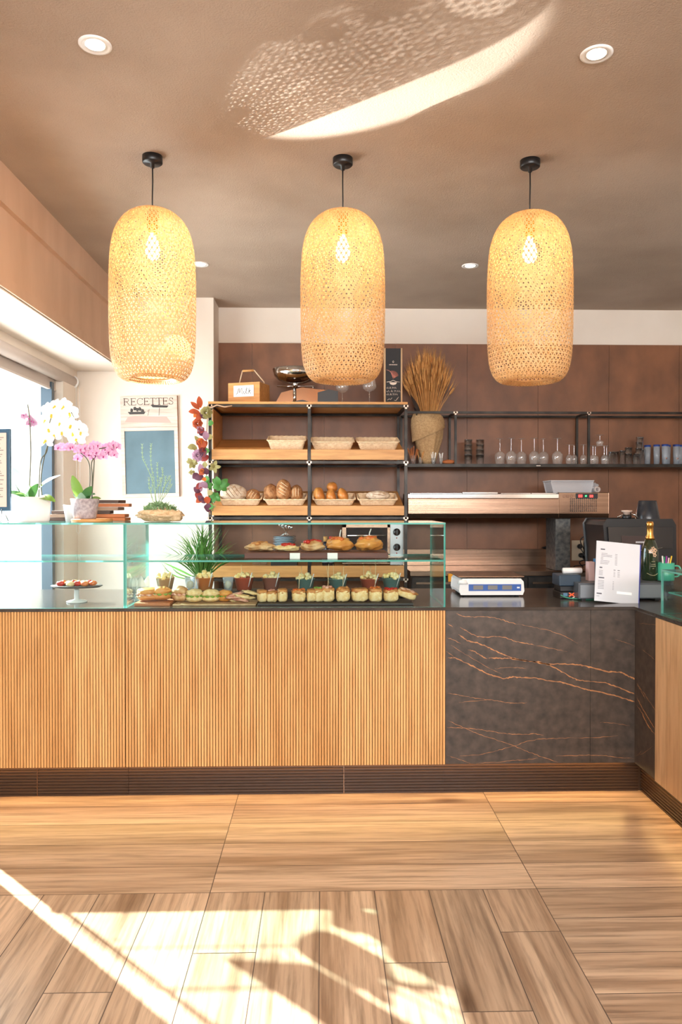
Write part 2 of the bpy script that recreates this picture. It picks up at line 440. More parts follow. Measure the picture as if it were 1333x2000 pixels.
# roller blinds rolled up at the window head
def blind(y0, y1, label):
    t = thing('roller_blind', label, 'blind', (XL - .02, (y0 + y1) / 2, 2.37))
    h = (y1 - y0) / 2
    MB().tube([(0, -h + .02, 0), (0, h - .02, 0)], .042, 20).build('fabric_roll', mat('blind_fabric', srgb(196, 184, 176), .8), t)
    MB().box(-.05, -.035, -h + .03, h - .03, -.10, .0).build('hanging_fabric', mat('blind_fabric', srgb(196, 184, 176)), t)
    b = MB()
    b.box(-.055, -.03, -h + .03, h - .03, -.115, -.10); b.build('bottom_bar', mat('blind_bar', srgb(205, 196, 190), .4), t)
    for s in (-1, 1):
        MB().tube([(0, s * (h - .018), 0), (0, s * h, 0)], .052, 20).box(-.01, .01, s * h - .008, s * h + .008, 0, .095).build('end_bracket', M_white_gloss, t, bevel=.001)
    return t
blind(4.36, 6.0, 'rolled up pale fabric blind above the window nearest the recipe board')
blind(3.60, 4.30, 'rolled up pale blind cut off by the left edge of the photo')
# blind pull cords
b = MB()
b.tube([(XL + .03, 5.93, 2.34), (XL + .03, 5.93, 1.2)], .0025, 6); b.tube([(XL + .05, 5.95, 2.34), (XL + .05, 5.95, 1.2)], .0025, 6)
b.tube([(XL + .03, 5.93, 1.2), (XL + .04, 5.94, 1.18), (XL + .05, 5.95, 1.2)], .0025, 6)
tag(b.build('blind_cord', M_white_gloss), 'thin pale pull cord hanging down beside the window corner', 'cord')
# pillar outside the window, seen through the glass
tag(MB().box(-3.22, -2.93, 9.0, 9.3, -.1, 3.2).box(-3.25, -2.90, 8.97, 9.33, 3.0, 3.2).build('outside_pillar', mat('grey_blue_render', srgb(150, 172, 186), .7)), 'grey blue pillar standing outside beyond the window', 'pillar')
struct(MB().box(-30, -2.2, -20, 40, -.14, -.1).build('ground', mat('pavement', srgb(225, 222, 216), .8)))

# ================================================================== CEILING FITTINGS
M_em = mat('lamp_disc', (1, .9, .75, 1), emit=(1, .86, .66, 1), estr=14)
def downlight(px, py, label):
    D = (CEIL - EYE)
    # solve depth on the ceiling
    lo, hi = .5, 8
    for _ in range(50):
        mid = (lo + hi) / 2
        if az(py, mid, px) > CEIL: hi = mid
        else: lo = mid
    x = at(px, py, lo)[0]
    t = thing('recessed_downlight', label, 'ceiling light', (x, lo, CEIL), group='recessed ceiling spotlights')
    MB().shell([(.058, 0), (.058, -.004), (.047, -.006), (.036, .0), (.036, -.001)], 32).build('trim_ring', M_white_gloss, t)
    MB().lathe([(.0, -.0025), (.034, -.0025), (.034, -.0005)], 28).build('lamp_disc', M_em, t)
    l = light('SPOT', 'lamp_light', (0, 0, -.02), 26, (1, .82, .6), spot_size=math.radians(110), spot_blend=.9, shadow_soft_size=.03)
    l.parent = t
downlight(186, 87, 'round recessed ceiling spotlight at upper left of photo')
downlight(1166, 105, 'round recessed ceiling spotlight at upper right of photo')
downlight(392, 516, 'small far recessed ceiling spotlight beside the left pendant lamp')
downlight(919, 519, 'small far recessed ceiling spotlight beside the right pendant lamp')

# pendant lamps
M_bam = mat('bamboo_strip', srgb(232, 194, 142), .55, trans=.25, col2=srgb(216, 172, 116), scale=(25, 25, 25))
def catmull(P, n):
    out = []
    for i in range(len(P) - 1):
        p0 = P[max(i - 1, 0)]; p1 = P[i]; p2 = P[i + 1]; p3 = P[min(i + 2, len(P) - 1)]
        for k in range(n):
            t = k / n
            out.append(tuple(.5 * (2 * p1[j] + (p2[j] - p0[j]) * t + (2 * p0[j] - 5 * p1[j] + 4 * p2[j] - p3[j]) * t * t + (3 * p1[j] - p0[j] - 3 * p2[j] + p3[j]) * t ** 3) for j in range(len(p1))))
    out.append(tuple(P[-1])); return out
SH = [(.092, .018), (.112, .002), (.140, .004), (.168, .03), (.186, .075), (.195, .14), (.199, .24), (.200, .42), (.197, .54), (.189, .63), (.170, .70), (.138, .752), (.095, .785), (.05, .799)]
def shade_mesh():
    P = catmull(SH, 12); s = [0]
    for a, c in zip(P[:-1], P[1:]): s.append(s[-1] + math.hypot(c[0] - a[0], c[1] - a[1]))
    T = s[-1]
    def pr(u):
        u = min(max(u, 0), T)
        for i in range(len(s) - 1):
            if s[i + 1] >= u:
                k = (u - s[i]) / max(s[i + 1] - s[i], 1e-9); a = P[i]; c = P[i + 1]
                tr = (c[0] - a[0], c[1] - a[1]); L = math.hypot(*tr)
                return lerp(a[0], c[0], k), lerp(a[1], c[1], k), tr[0] / L, tr[1] / L
        return P[-1][0], P[-1][1], -1, 0
    n = 54; h = .0197; w2 = .0029; b = MB()
    nr = int(T / h)
    tab = [pr(i * h / 2) for i in range(2 * nr + 1)]
    for i in range(nr + 1):
        u = i * h; r0, z0, _, _ = pr(u - w2 * .8); r1, z1, _, _ = pr(u + w2 * .8); nrm = pr(u)
        b.shell([(r0, z0), (r1, z1)], 90)
    for sg in (1, -1):
        for k in range(n):
            vs = []; fs = []
            for i, (r, z, tr, tz) in enumerate(tab):
                th = sg * (i / 2) * (PI / n) * 1.0 + 2 * PI * k / n + PI / (2 * n)
                off = .0013 * sg
                nr_ = Vector((tz * math.cos(th), tz * math.sin(th), -tr))
                e = Vector((-math.sin(th), math.cos(th), 0)) * (sg * r * PI / n / h) + Vector((tr * math.cos(th), tr * math.sin(th), tz))
                e.normalize(); sd = nr_.cross(e).normalized() * w2
                p = Vector((r * math.cos(th), r * math.sin(th), z)) + nr_ * off
                vs += [p - sd, p + sd]
            for i in range(len(tab) - 1): fs.append((2 * i, 2 * i + 1, 2 * i + 3, 2 * i + 2))
            b.add(vs, fs, 0, True)
    return b
def pendant(px, label, first=None):
    x = ax(px, 3.60, 330)
    if first: return dup(first, loc=(x, 3.60, CEIL), label=label, rz=px)
    t = thing('pendant_lamp', label, 'pendant lamp', (x, 3.60, CEIL), group='woven bamboo pendant lamps above the counter')
    zb = 1.998 - CEIL
    MB().lathe([(0, 0), (.047, 0), (.047, -.03), (.043, -.034), (.01, -.034), (.009, -.055), (0, -.055)], 36).build('ceiling_canopy', M_black, t)
    MB().tube([(0, 0, -.05), (.001, 0, -.12), (-.001, 0, -.2), (0, 0, zb + .79)], .0032, 8).build('cord', M_black, t)
    sh = shade_mesh().build('woven_shade', M_bam, t, loc=(0, 0, zb))
    MB().tube([(SH[0][0] * math.cos(a * PI / 24), SH[0][0] * math.sin(a * PI / 24), .018) for a in range(49)], .004, 6).build('hoop', M_bam, sh)
    MB().tube(
        [(.05 * math.cos(a * PI / 12), .05 * math.sin(a * PI / 12), .799) for a in range(25)], .005, 6).build('hoop', M_bam, sh)
    MB().lathe([(0, .795), (.045, .795), (.05, .80), (.04, .808), (0, .81)], 24).build('top_cap', M_bam, sh)
    MB().lathe([(0, .79), (.02, .79), (.026, .765), (.026, .70), (.018, .688), (0, .688)], 20, (0, 0, zb)).build('lamp_socket', mat('gold_socket', srgb(200, 140, 60), .3, metal=.8), t)
    MB().lathe([(.012, .69), (.016, .675), (.028, .64), (.034, .61), (.03, .585), (.016, .568), (0, .562)], 20, (0, 0, zb)).build('light_bulb', mat('bulb', (1, .8, .5, 1), emit=(1, .72, .36, 1), estr=45), t)
    l = light('POINT', 'bulb_light', (0, 0, zb + .60), 7, (1, .70, .36), shadow_soft_size=.04); l.parent = t
    return t
pl = pendant(298, 'woven bamboo pendant lamp at the left, over the glass divider')
pendant(670, 'woven bamboo pendant lamp in the middle, in front of the bread rack', pl)
pendant(1036, 'woven bamboo pendant lamp at the right, over the marble counter', pl)

# ================================================================== COUNTER
YF = 3.63; YK = 3.69; ZW = .905; ZT = .92; ZP = .16
XD = ax(243, YF); XE = ax(870.5, YF, 1190); XC = 1.516; XCK = 1.571
def fluted(x0, x1, y, z0, z1, pitch=.0137):
    n = round((x1 - x0) / pitch); p = (x1 - x0) / n; pts = []
    for k in range(n):
        a = x0 + k * p; g = p * .16
        pts += [(a, y + .0045), (a + g, y + .0045), (a + g * 1.3, y + .001), (a + g * 2.0, y), (a + p - g * .7, y), (a + p - g * .1, y + .001)]
    pts += [(x1, y + .0045)]
    b = MB(); vs = [(u, v, z0) for u, v in pts] + [(u, v, z1) for u, v in pts]; m = len(pts)
    b.add(vs, [(i, i + 1, m + i + 1, m + i) for i in range(m - 1)], 0)
    b.box(x0, x1, y + .0045, y + .02, z0, z1)
    return b
def ribbed(p0, p1, nx, ny, z0, z1, rows=11):            # plinth with long horizontal ribs
    b = MB(); prof = []
    h = (z1 - z0) / rows
    for k in range(rows):
        z = z0 + k * h; prof += [(0, z), (.0, z + h * .55), (.005, z + h * .65), (.005, z + h * .9)]
    prof.append((0, z1))
    vs = []
    for q in (p0, p1):
        for d, z in prof: vs.append((q[0] - nx * d, q[1] - ny * d, z))
    m = len(prof)
    b.add(vs, [(i, m + i, m + i + 1, i + 1) for i in range(m - 1)], 0)
    return b
def plinth(name_parent, x0, x1, lab=None):
    b = ribbed((x0, YK), (x1, YK), 0, -1, .004, ZP)
    b.box(x0, x1, YK + .0055, YK + .02, .0, ZP)
    return b.build('plinth', M_plinth, name_parent)
def unit(name, label, x0, x1):
    t = thing(name, label, 'counter', ((x0 + x1) / 2, YF, 0)); return t
def sub(b, t):                                           # move world-built geometry into a thing's space
    for v in b.v: v -= Vector(t.location)
    return b
t = unit('counter_cabinet', 'oak ribbed-front counter cabinet at left beneath the window-side glass case', XL, XD)
sub(fluted(XL + .002, XD - .0015, YF, ZP, ZW - .001), t).build('fluted_panel', M_oak, t)
sub(MB().box(XL + .002, XD - .001, YF + .02, 4.38, ZP, ZW - .001), t).build('cabinet_body', M_blackmat, t)
xk = ax(73, YK, 1530); xk2 = ax(672, YK, 1530)
b = ribbed((XL + .002, YK), (xk - .0015, YK), 0, -1, .001, ZP); b.box(XL + .002, xk - .0015, YK + .0055, YK + .02, 0, ZP); sub(b, t).build('plinth', M_plinth, t)
b = ribbed((xk + .0015, YK), (XD - .001, YK), 0, -1, .001, ZP); b.box(xk + .0015, XD - .001, YK + .0055, YK + .02, 0, ZP); sub(b, t).build('plinth', M_plinth, t)
sub(MB().box(xk - .0015, xk + .0015, YK - .001, YK + .02, 0, ZP), t).build('joint_strip', M_steel, t)
t = unit('counter_cabinet', 'long oak ribbed-front counter cabinet below the case full of food', XD, XE)
xm = ax(500, YF, 1300)
sub(fluted(XD + .001, xm - .0004, YF, ZP, ZW - .001), t).build('fluted_panel', M_oak, t)
o = sub(fluted(xm + .0004, XE, YF, ZP, ZW - .001), t).build('fluted_panel', M_oak, t)
sub(MB().box(XD + .001, XE, YF + .02, 4.38, ZP, ZW - .001), t).build('cabinet_body', M_blackmat, t)
for a, c in ((XD + .001, xk2 - .0015), (xk2 + .0015, XE)):
    b = ribbed((a, YK), (c, YK), 0, -1, .001, ZP); b.box(a, c, YK + .0055, YK + .02, 0, ZP); sub(b, t).build('plinth', M_plinth, t)
sub(MB().box(xk2 - .0015, xk2 + .0015, YK - .001, YK + .02, 0, ZP), t).build('joint_strip', M_steel, t)
# marble unit with traced veins
YM = YF + .004
VE = [  # zoom coordinates (origin 860,1150; 2.818 px per px)
    (2.4, [(100, 250), (150, 285), (205, 297), (250, 315), (300, 338), (345, 360), (400, 382), (470, 395), (540, 402), (600, 418), (660, 450), (720, 485), (760, 502), (830, 510), (910, 518), (980, 540), (1040, 568), (1075, 580)]),
    (3.0, [(270, 380), (330, 383), (380, 382), (440, 392), (520, 402), (590, 416), (660, 413), (745, 416), (800, 424), (860, 440), (930, 457), (1000, 460), (1040, 482), (1085, 500)]),
    (2.6, [(40, 380), (85, 380), (130, 402), (190, 430), (250, 462), (300, 480), (350, 495), (400, 485), (450, 488), (520, 490), (590, 505), (660, 512), (720, 530), (790, 548), (830, 560), (900, 572), (970, 590), (1040, 612), (1083, 625)]),
    (2.0, [(155, 335), (190, 345), (225, 368), (260, 385)]),
    (1.4, [(40, 190), (70, 210)]), (1.5, [(110, 210), (150, 235), (200, 262), (260, 265), (320, 262), (370, 272), (420, 290), (480, 300), (520, 310)]),
    (1.3, [(90, 135), (130, 152), (190, 155), (250, 152), (300, 160), (345, 172), (390, 186), (430, 195)]),
    (.8, [(430, 195), (520, 212), (610, 232), (690, 262), (760, 300)]),
    (.8, [(520, 310), (600, 325), (700, 345)]),
    (1.3, [(40, 268), (75, 282), (115, 300)]), (1.2, [(35, 345), (85, 380)]), (.7, [(60, 310), (140, 360), (240, 420), (340, 470)]),
    (1.1, [(40, 575), (100, 582), (170, 598), (240, 608), (310, 615), (360, 625), (420, 630), (480, 626)]), (.8, [(105, 625), (200, 618), (280, 606)]),
    (1.2, [(40, 762), (100, 765), (160, 768), (220, 775), (280, 785), (340, 795), (400, 800), (460, 802), (520, 798), (570, 806)]),
    (1.0, [(45, 728), (110, 755), (160, 778), (230, 805), (320, 835), (400, 862), (480, 895), (560, 925), (650, 955)]),
    (.9, [(110, 920), (200, 915), (280, 900), (350, 880), (420, 862), (480, 838), (560, 826), (640, 824), (740, 820)]),
    (.9, [(200, 960), (300, 955), (400, 945), (480, 938), (540, 932)]), (.9, [(640, 920), (740, 918), (820, 914), (900, 918), (980, 928), (1070, 935)]),
    (.7, [(740, 820), (860, 820), (980, 808)]), (.8, [(960, 275), (1010, 292), (1080, 318)]), (.7, [(40, 915), (120, 945), (180, 965)]), (.6, [(300, 440), (400, 432), (480, 440)]),
    (.7, [(880, 735), (960, 740), (1050, 755)])]
def vein_ribbon(b, pts, wd, fn, seed):
    r = random.Random(seed); P = []
    for a, c in zip(pts[:-1], pts[1:]):
        for k in range(6):
            t = k / 6; P.append((lerp(a[0], c[0], t) + r.uniform(-2, 2), lerp(a[1], c[1], t) + r.uniform(-2.2, 2.2)))
    P.append(pts[-1])
    vs = []
    for i, p in enumerate(P):
        q = P[min(i + 1, len(P) - 1)]; o = P[max(i - 1, 0)]; tx, ty = q[0] - o[0], q[1] - o[1]; L = math.hypot(tx, ty) or 1
        ww = wd * r.uniform(.35, 1.25) * (1 if 1 < i < len(P) - 2 else .3)
        vs += [fn(p[0] - ty / L * ww, p[1] + tx / L * ww), fn(p[0] + ty / L * ww, p[1] - tx / L * ww)]
    b.add(vs, [(2 * i, 2 * i + 1, 2 * i + 3, 2 * i + 2) for i in range(len(P) - 1)], 1)
def f_front(u, v):
    x, z = at(860 + u / 2.818, 1150 + v / 2.818, YM)
    return (min(max(x, XE + .003), XC), YM - .0003, min(max(z, ZP), ZW - .002))
xs = ax(1154, YM, 1330)
t = unit('counter_cabinet', 'dark brown stone-fronted counter with gold veins in the middle of the run', XE, XC)
b = MB(); b.box(XE + .002, xs - .0008, YM, YM + .012, ZP, ZW - .001)
c2 = MB(); c2.box(xs + .0008, XC + .012, YM, YM + .012, ZP, ZW - .001)
for i, (wd, pts) in enumerate(VE):
    tmp = MB(); vein_ribbon(tmp, pts, wd * 1.25, f_front, i)
    for f in tmp.f:
        cxm = sum(tmp.v[j].x for j in f) / 4
        d = b if cxm < xs else c2
        d.add([tmp.v[j] for j in f], [(0, 1, 2, 3)], 1)
sub(b, t).build('stone_panel', [M_stone, M_vein], t); sub(c2, t).build('stone_panel', [M_stone, M_vein], t)
sub(MB().box(XE + .002, XC, YM + .013, 4.38, ZP, ZW - .001), t).build('cabinet_body', M_blackmat, t)
b = ribbed((XE + .001, YK), (XCK - .012, YK), 0, -1, .001, ZP); b.box(XE + .001, XCK, YK + .0055, YK + .02, 0, ZP); sub(b, t).build('plinth', M_plinth, t)
# right leg : corner stone unit, wood unit
YC2 = 3.40
t = thing('counter_cabinet', 'narrow dark stone-fronted corner counter beside the pale wood front', 'counter', (XC, (YC2 + YF) / 2, 0))
b = MB(); b.box(XC, XC + .012, YC2 + .001, YM - .001, ZP, ZW - .001)
def f_side(u, v):
    # ray to plane X = XC
    px, py = 860 + u / 2.818, 1150 + v / 2.818
    x, z = at(px, py, 1.0); k = XC / x
    return (XC - .0003, min(max(k, YC2 + .002), YM), min(max(EYE + (z - EYE) * k, ZP), ZW - .002))
for i, (wd, pts) in enumerate([(1.6, [(1085, 520), (1105, 555), (1130, 605)]), (2.0, [(1085, 640), (1110, 680), (1130, 720), (1150, 760), (1185, 805)]), (1.6, [(1083, 600), (1105, 640), (1140, 700), (1165, 740), (1188, 780)]),
                               (1.0, [(1085, 525), (1120, 570), (1160, 630), (1190, 675)]), (.9, [(1075, 920), (1120, 905), (1175, 865)]), (.8, [(1110, 330), (1140, 355), (1190, 395)]), (1.0, [(1090, 190), (1140, 192), (1205, 203)]), (.7, [(1090, 915), (1110, 890)])]):
    vein_ribbon(b, pts, wd, f_side, 50 + i)
sub(b, t).build('stone_panel', [M_stone, M_vein], t)
sub(MB().box(XC + .013, 2.2, YC2 + .001, YM + .011, ZP, ZW - .001), t).build('cabinet_body', M_blackmat, t)
b = ribbed((XCK, YK), (XCK, YC2), -1, 0, .001, ZP); b.box(XCK + .0055, XCK + .02, YC2, YK, 0, ZP); sub(b, t).build('plinth', M_plinth, t)
t = thing('counter_cabinet', 'pale oak-fronted counter running toward the camera at the right edge', 'counter', (XC, 2.4, 0))
sub(MB().box(XC - .003, XC + .016, 1.2, YC2, ZP - .003, ZW - .004), t).build('wood_panel', M_oakpale, t)
sub(MB().box(XC + .017, 2.2, 1.2, YC2, ZP, ZW - .001), t).build('cabinet_body', M_blackmat, t)
for a, c in ((YC2 - .001, 3.235), (3.232, 1.2)):
    b = ribbed((XCK, a), (XCK, c), -1, 0, .001, ZP); b.box(XCK + .0055, XCK + .02, c, a, 0, ZP); sub(b, t).build('plinth', M_plinth, t)
sub(MB().box(XCK - .001, XCK + .02, 3.232, 3.235, 0, ZP), t).build('joint_strip', M_steel, t)
# continuous worktop
poly = [(XL + .001, YF - .006), (XC - .006, YF - .006), (XC - .006, 1.2), (2.3, 1.2), (2.3, 3.6), (3.0, 3.6), (3.0, 5.42), (1.74, 5.42), (1.74, 4.43), (XL + .001, 4.43)]
tag(MB().prism(poly, ZW, ZT, 'z').build('worktop', M_worktop, bevel=.0015), 'thin dark grey stone worktop running along the whole counter and round the corner', 'worktop')
tag(MB().box(1.80, 2.95, 4.48, 5.38, 0, ZW - .001).build('machine_cabinet', M_blackmat, bevel=.003), 'dark base cabinet carrying the black machine behind the corner', 'cabinet')
# LED strips under the panels
t = thing('led_strip', 'warm led strip hidden under the front of the long counter', 'light strip', ((XL + XC) / 2, YF + .035, ZP))
Ls = (XC - XL) - .06
MB().box(-Ls / 2, Ls / 2, -.006, .006, -.0045, -.0005).build('strip_diffuser', mat('led_warm', (1, .6, .2, 1), emit=(1, .55, .16, 1), estr=6), t)
l = light('AREA', 'strip_light', (0, .012, -.007), 4.6, (1, .58, .20), shape='RECTANGLE', size=Ls, size_y=.012); l.parent = t; l.rotation_euler = (math.radians(-25), 0, 0)
t = thing('led_strip', 'warm led strip hidden under the short counter at the right edge', 'light strip', (XC + .03, 2.45, ZP))
MB().box(-.006, .006, -1.15, 1.15, -.0045, -.0005).build('strip_diffuser', mat('led_warm', (1, .6, .2, 1)), t)
l = light('AREA', 'strip_light', (0, 0, -.007), 2.2, (1, .58, .20), shape='RECTANGLE', size=.012, size_y=2.3); l.parent = t; l.rotation_euler = (0, math.radians(-25), 0)

# ================================================================== GLASS DISPLAY CASES
ZG = az(1021, YF + .003); YG2 = 4.10; ZSH = az(1094, YF + .02); G = .008
def gbox(b, x0, x1, y0, y1, z0, z1, thin):
    e = [1] * 6                                  # order: bottom, top, front, right, back, left
    for k in {'x': (3, 5), 'y': (2, 4), 'z': (0, 1)}[thin]: e[k] = 0
    b.box(x0, x1, y0, y1, z0, z1, e)
def gcase(label, x0, x1, left, right, sh=True):
    t = thing('glass_display_case', label, 'display case', ((x0 + x1) / 2, YF, ZT), group=None)
    def P(name, *a):
        b = MB(); gbox(b, *a); return sub(b, t).build(name, [M_glass, M_glassedge], t)
    e = .0004
    P('front_pane', x0 + e, x1 - e, YF, YF + G, ZT + e, ZG - G - e, 'y')
    P('top_pane', x0 + e, x1 - e, YF, YG2, ZG - G, ZG, 'z')
    if left: P('side_pane', x0 + e, x0 + G, YF + G + e, YG2, ZT + e, ZG - G - e, 'x')
    if right: P('side_pane', x1 - G, x1 - e, YF + G + e, YG2, ZT + e, ZG - G - e, 'x')
    xa = x0 + G + e if left else x0 + e
    if sh: P('glass_shelf', xa, x1 - G - e, YF + G + .012, YG2 - .02, ZSH - G, ZSH, 'z')
    for X in ((x0 + G + .009), (x1 - G - .009)):
        for Y in (YF + .06, YG2 - .06):
            b = MB(); b.tube([(X - .008, Y, ZSH - G - .004), (X + .008, Y, ZSH - G - .004)], .004, 8); sub(b, t).build('shelf_clip', M_chrome, t)
    return t
gcase('clear glass display case at the left, by the window, holding one tray', XL + .01, XD, False, True)
gcase('clear glass display case filled with sandwiches, cups and stuffed breads', XD, XE + .001, True, True)
# low case on the right leg
t = thing('glass_display_case', 'low glass case on the counter at the right edge, partly out of frame', 'display case', (1.6, 2.8, ZT))
def P(name, a, th):
    b = MB(); gbox(b, *a, th); return sub(b, t).build(name, [M_glass, M_glassedge], t)
zc = az(1112, 3.40, 1292)
xa = ax(1292, 3.40, 1150)
P('side_pane', (xa, 2.15, 3.392, 3.40, ZT + .0005, zc - .0085), 'y')
P('front_pane', (xa, xa + G, 1.4, 3.3915, ZT + .0005, zc - .0085), 'x')
P('top_pane', (xa, 2.15, 1.4, 3.40, zc - .008, zc), 'z')
P('glass_shelf', (xa + .02, 2.1, 1.5, 3.37, 1.015, 1.021), 'z')
# ================================================================== BREAD RACK
def sq(b, a, c, w=.022, mi=0): b.bar(a, c, w, mi)
YR0 = 5.68; YR1 = 6.25
RX = [ax(411, YR0), ax(604.5, YR0), ax(793, YR0)]
ZTOP = az(785, YR0, 600)
rack = thing('bread_rack', 'black steel rack with tilted oak shelves holding bread baskets', 'rack', (0, YR0, 0))
def R(b, name, m, parent=rack, **k): return sub(b, rack).build(name, m, parent, **k)
for x in RX:
    for y in (YR0, YR1):
        b = MB(); sq(b, (x, y, 0), (x, y, ZTOP - .018)); R(b, 'post', M_metalblk)
for z in (ZTOP - .030, az(903, YR0, 600), az(1012, YR0, 600), az(1132, YR0, 600)):
    for y in (YR0, YR1):
        b = MB(); sq(b, (RX[0] + .011, y, z), (RX[1] - .011, y, z), .02); R(b, 'rail', M_metalblk)
        b = MB(); sq(b, (RX[1] + .011, y, z), (RX[2] - .011, y, z), .02); R(b, 'rail', M_metalblk)
    for x in RX:
        b = MB(); sq(b, (x, YR0 + .011, z), (x, YR1 - .011, z), .02); R(b, 'rail', M_metalblk)
        b = MB(); b.cbox((x, YR0 - .0112, z), (.036, .002, .016)); b.cbox((x, YR0 - .0112, z - .006), (.016, .002, .03)); R(b, 'weld_plate', M_weld)
R(MB().box(RX[0] - .013, RX[2] + .013, YR0 - .014, YR1 + .012, ZTOP - .018, ZTOP), 'top_board', M_oakx, bevel=.001)
R(MB().box(RX[0] + .012, RX[0] + .02, YR0 + .03, YR1 - .03, az(876, YR0, 600), ZTOP - .05), 'side_panel', M_oakx)
TILT = math.atan(.125 / .5)
SHZ = []
for (ya, yb, tl) in ((878, 898, TILT), (988, 1006.5, TILT), (1105, 1127, 0)):
    zt = az(ya, YR0, 600); zb = az(yb, YR0, 600); SHZ.append(zt)
    for i in (0, 1):
        x0 = RX[i] + .0125; x1 = RX[i + 1] - .0125
        M = Matrix.Translation((0, YR0 + .004, zt - .022)) @ Matrix.Rotation(tl, 4, 'X')
        o = R(MB().box(x0, x1, .012, .53, 0, .012, M=M), 'shelf', M_oakx)
        R(MB().box(x0, x1, YR0 - .01, YR0 + .008, zb, zt), 'front_lip', M_oakx, o, bevel=.001)

# ------------------------------------------------------------------ baskets and bread
M_wick = mat('pale_wicker', srgb(240, 214, 178), .7, col2=srgb(222, 190, 150), scale=(60, 60, 60))
def basket_mesh(W, D, H):
    def ring(w, d, rad, n=12):
        out = []
        for cx, cy, a0 in ((w / 2 - rad, d / 2 - rad, 0), (-w / 2 + rad, d / 2 - rad, PI / 2), (-w / 2 + rad, -d / 2 + rad, PI), (w / 2 - rad, -d / 2 + rad, 1.5 * PI)):
            for k in range(n + 1):
                a = a0 + PI / 2 * k / n; out.append((cx + rad * math.cos(a), cy + rad * math.sin(a)))
        res = []
        P = out + [out[0]]; T = sum(math.dist(P[i], P[i + 1]) for i in range(len(out))); N = 96; acc = 0; i = 0; L = 0
        for k in range(N):
            s = T * k / N
            while L + math.dist(P[i], P[i + 1]) < s: L += math.dist(P[i], P[i + 1]); i += 1
            u = (s - L) / math.dist(P[i], P[i + 1]); res.append((lerp(P[i][0], P[i + 1][0], u), lerp(P[i][1], P[i + 1][1], u)))
        return res
    b = MB(); rows = 9; N = 96
    for side in (1, 0):
        vs = []; fs = []
        for j in range(rows):
            t = j / (rows - 1); w = lerp(W * .86, W, t) - (0 if side else .006); d = lerp(D * .82, D, t) - (0 if side else .006)
            rg = ring(w, d, .02)
            for k, (x, y) in enumerate(rg):
                q = 1 + (.006 if (k // 2 + j) % 2 else -.006)
                vs.append((x * q, y * q, .003 + (H - .003) * t))
        for j in range(rows - 1):
            for k in range(N): fs.append((j * N + k, j * N + (k + 1) % N, (j + 1) * N + (k + 1) % N, (j + 1) * N + k))
        if side == 0: vs = [(x, y, z) for x, y, z in vs]
        b.add(vs, fs, 0, False)
        n0 = len(b.v) - len(vs); b.f.append([n0 + k for k in range(N)]); b.m.append(0); b.s.append(False)
    rm = ring(W + .004, D + .004, .022)
    pts = [(x, y, H + .0015 * math.sin(k * 1.6)) for k, (x, y) in enumerate(rm)] + [(rm[0][0], rm[0][1], H)]
    b.tube(pts, .0055, 8)
    return b
protoB = {}
def basket(px, w, h, row, label, d=.20, along=.03):
    z = SHZ[row] - .022; x = ax(px, YR0 + .1)
    # slope point
    u = along + d / 2
    y = YR0 + .004 + math.cos(TILT) * u - math.sin(TILT) * .0125
    zz = z + math.sin(TILT) * u + math.cos(TILT) * .0125
    o = basket_mesh(w, d, h).build('wicker_basket', M_wick, loc=(x, y, zz)); o.rotation_euler = (TILT, 0, 0)
    tag(o, label, 'basket', 'wicker bread baskets on the rack'); return o, Vector((x, y, zz))
basket(561, .285, .072, 0, 'empty pale wicker basket left of the centre post, upper shelf')
basket(650, .32, .062, 0, 'empty pale wicker basket just right of the centre post, upper shelf')
basket(738, .315, .062, 0, 'empty pale wicker basket at the right end of the upper shelf')
k1 = basket(471, .315, .05, 1, 'wicker basket holding a floured round loaf and a smaller loaf')
k2 = basket(558, .315, .05, 1, 'wicker basket holding three tall brown loaves')
k3 = basket(653, .315, .05, 1, 'wicker basket holding four smooth golden rolls')
k4 = basket(737, .295, .05, 1, 'wicker basket with a single small floured loaf, right end')
M_crust = mat('bread_crust', srgb(190, 128, 72), .6, col2=srgb(226, 186, 140), scale=(26, 26, 26), bump=.3, bscale=(60, 60, 60))
M_flour = mat('floured_crust', srgb(232, 214, 190), .8, col2=srgb(188, 144, 100), scale=(30, 30, 30), mix=(.45, .7), bump=.3, bscale=(70, 70, 70))
M_brown = mat('brown_crust', srgb(196, 142, 92), .7, col2=srgb(150, 96, 54), scale=(34, 34, 34), mix=(.4, .62), bump=.5, bscale=(90, 90, 90))
M_gold = mat('golden_crust', srgb(226, 160, 84), .4, col2=srgb(204, 126, 56), scale=(12, 12, 12), coat=.2)
M_score = mat('score_cut', srgb(140, 92, 54), .8)
M_scorew = mat('pale_score', srgb(240, 218, 180), .8)
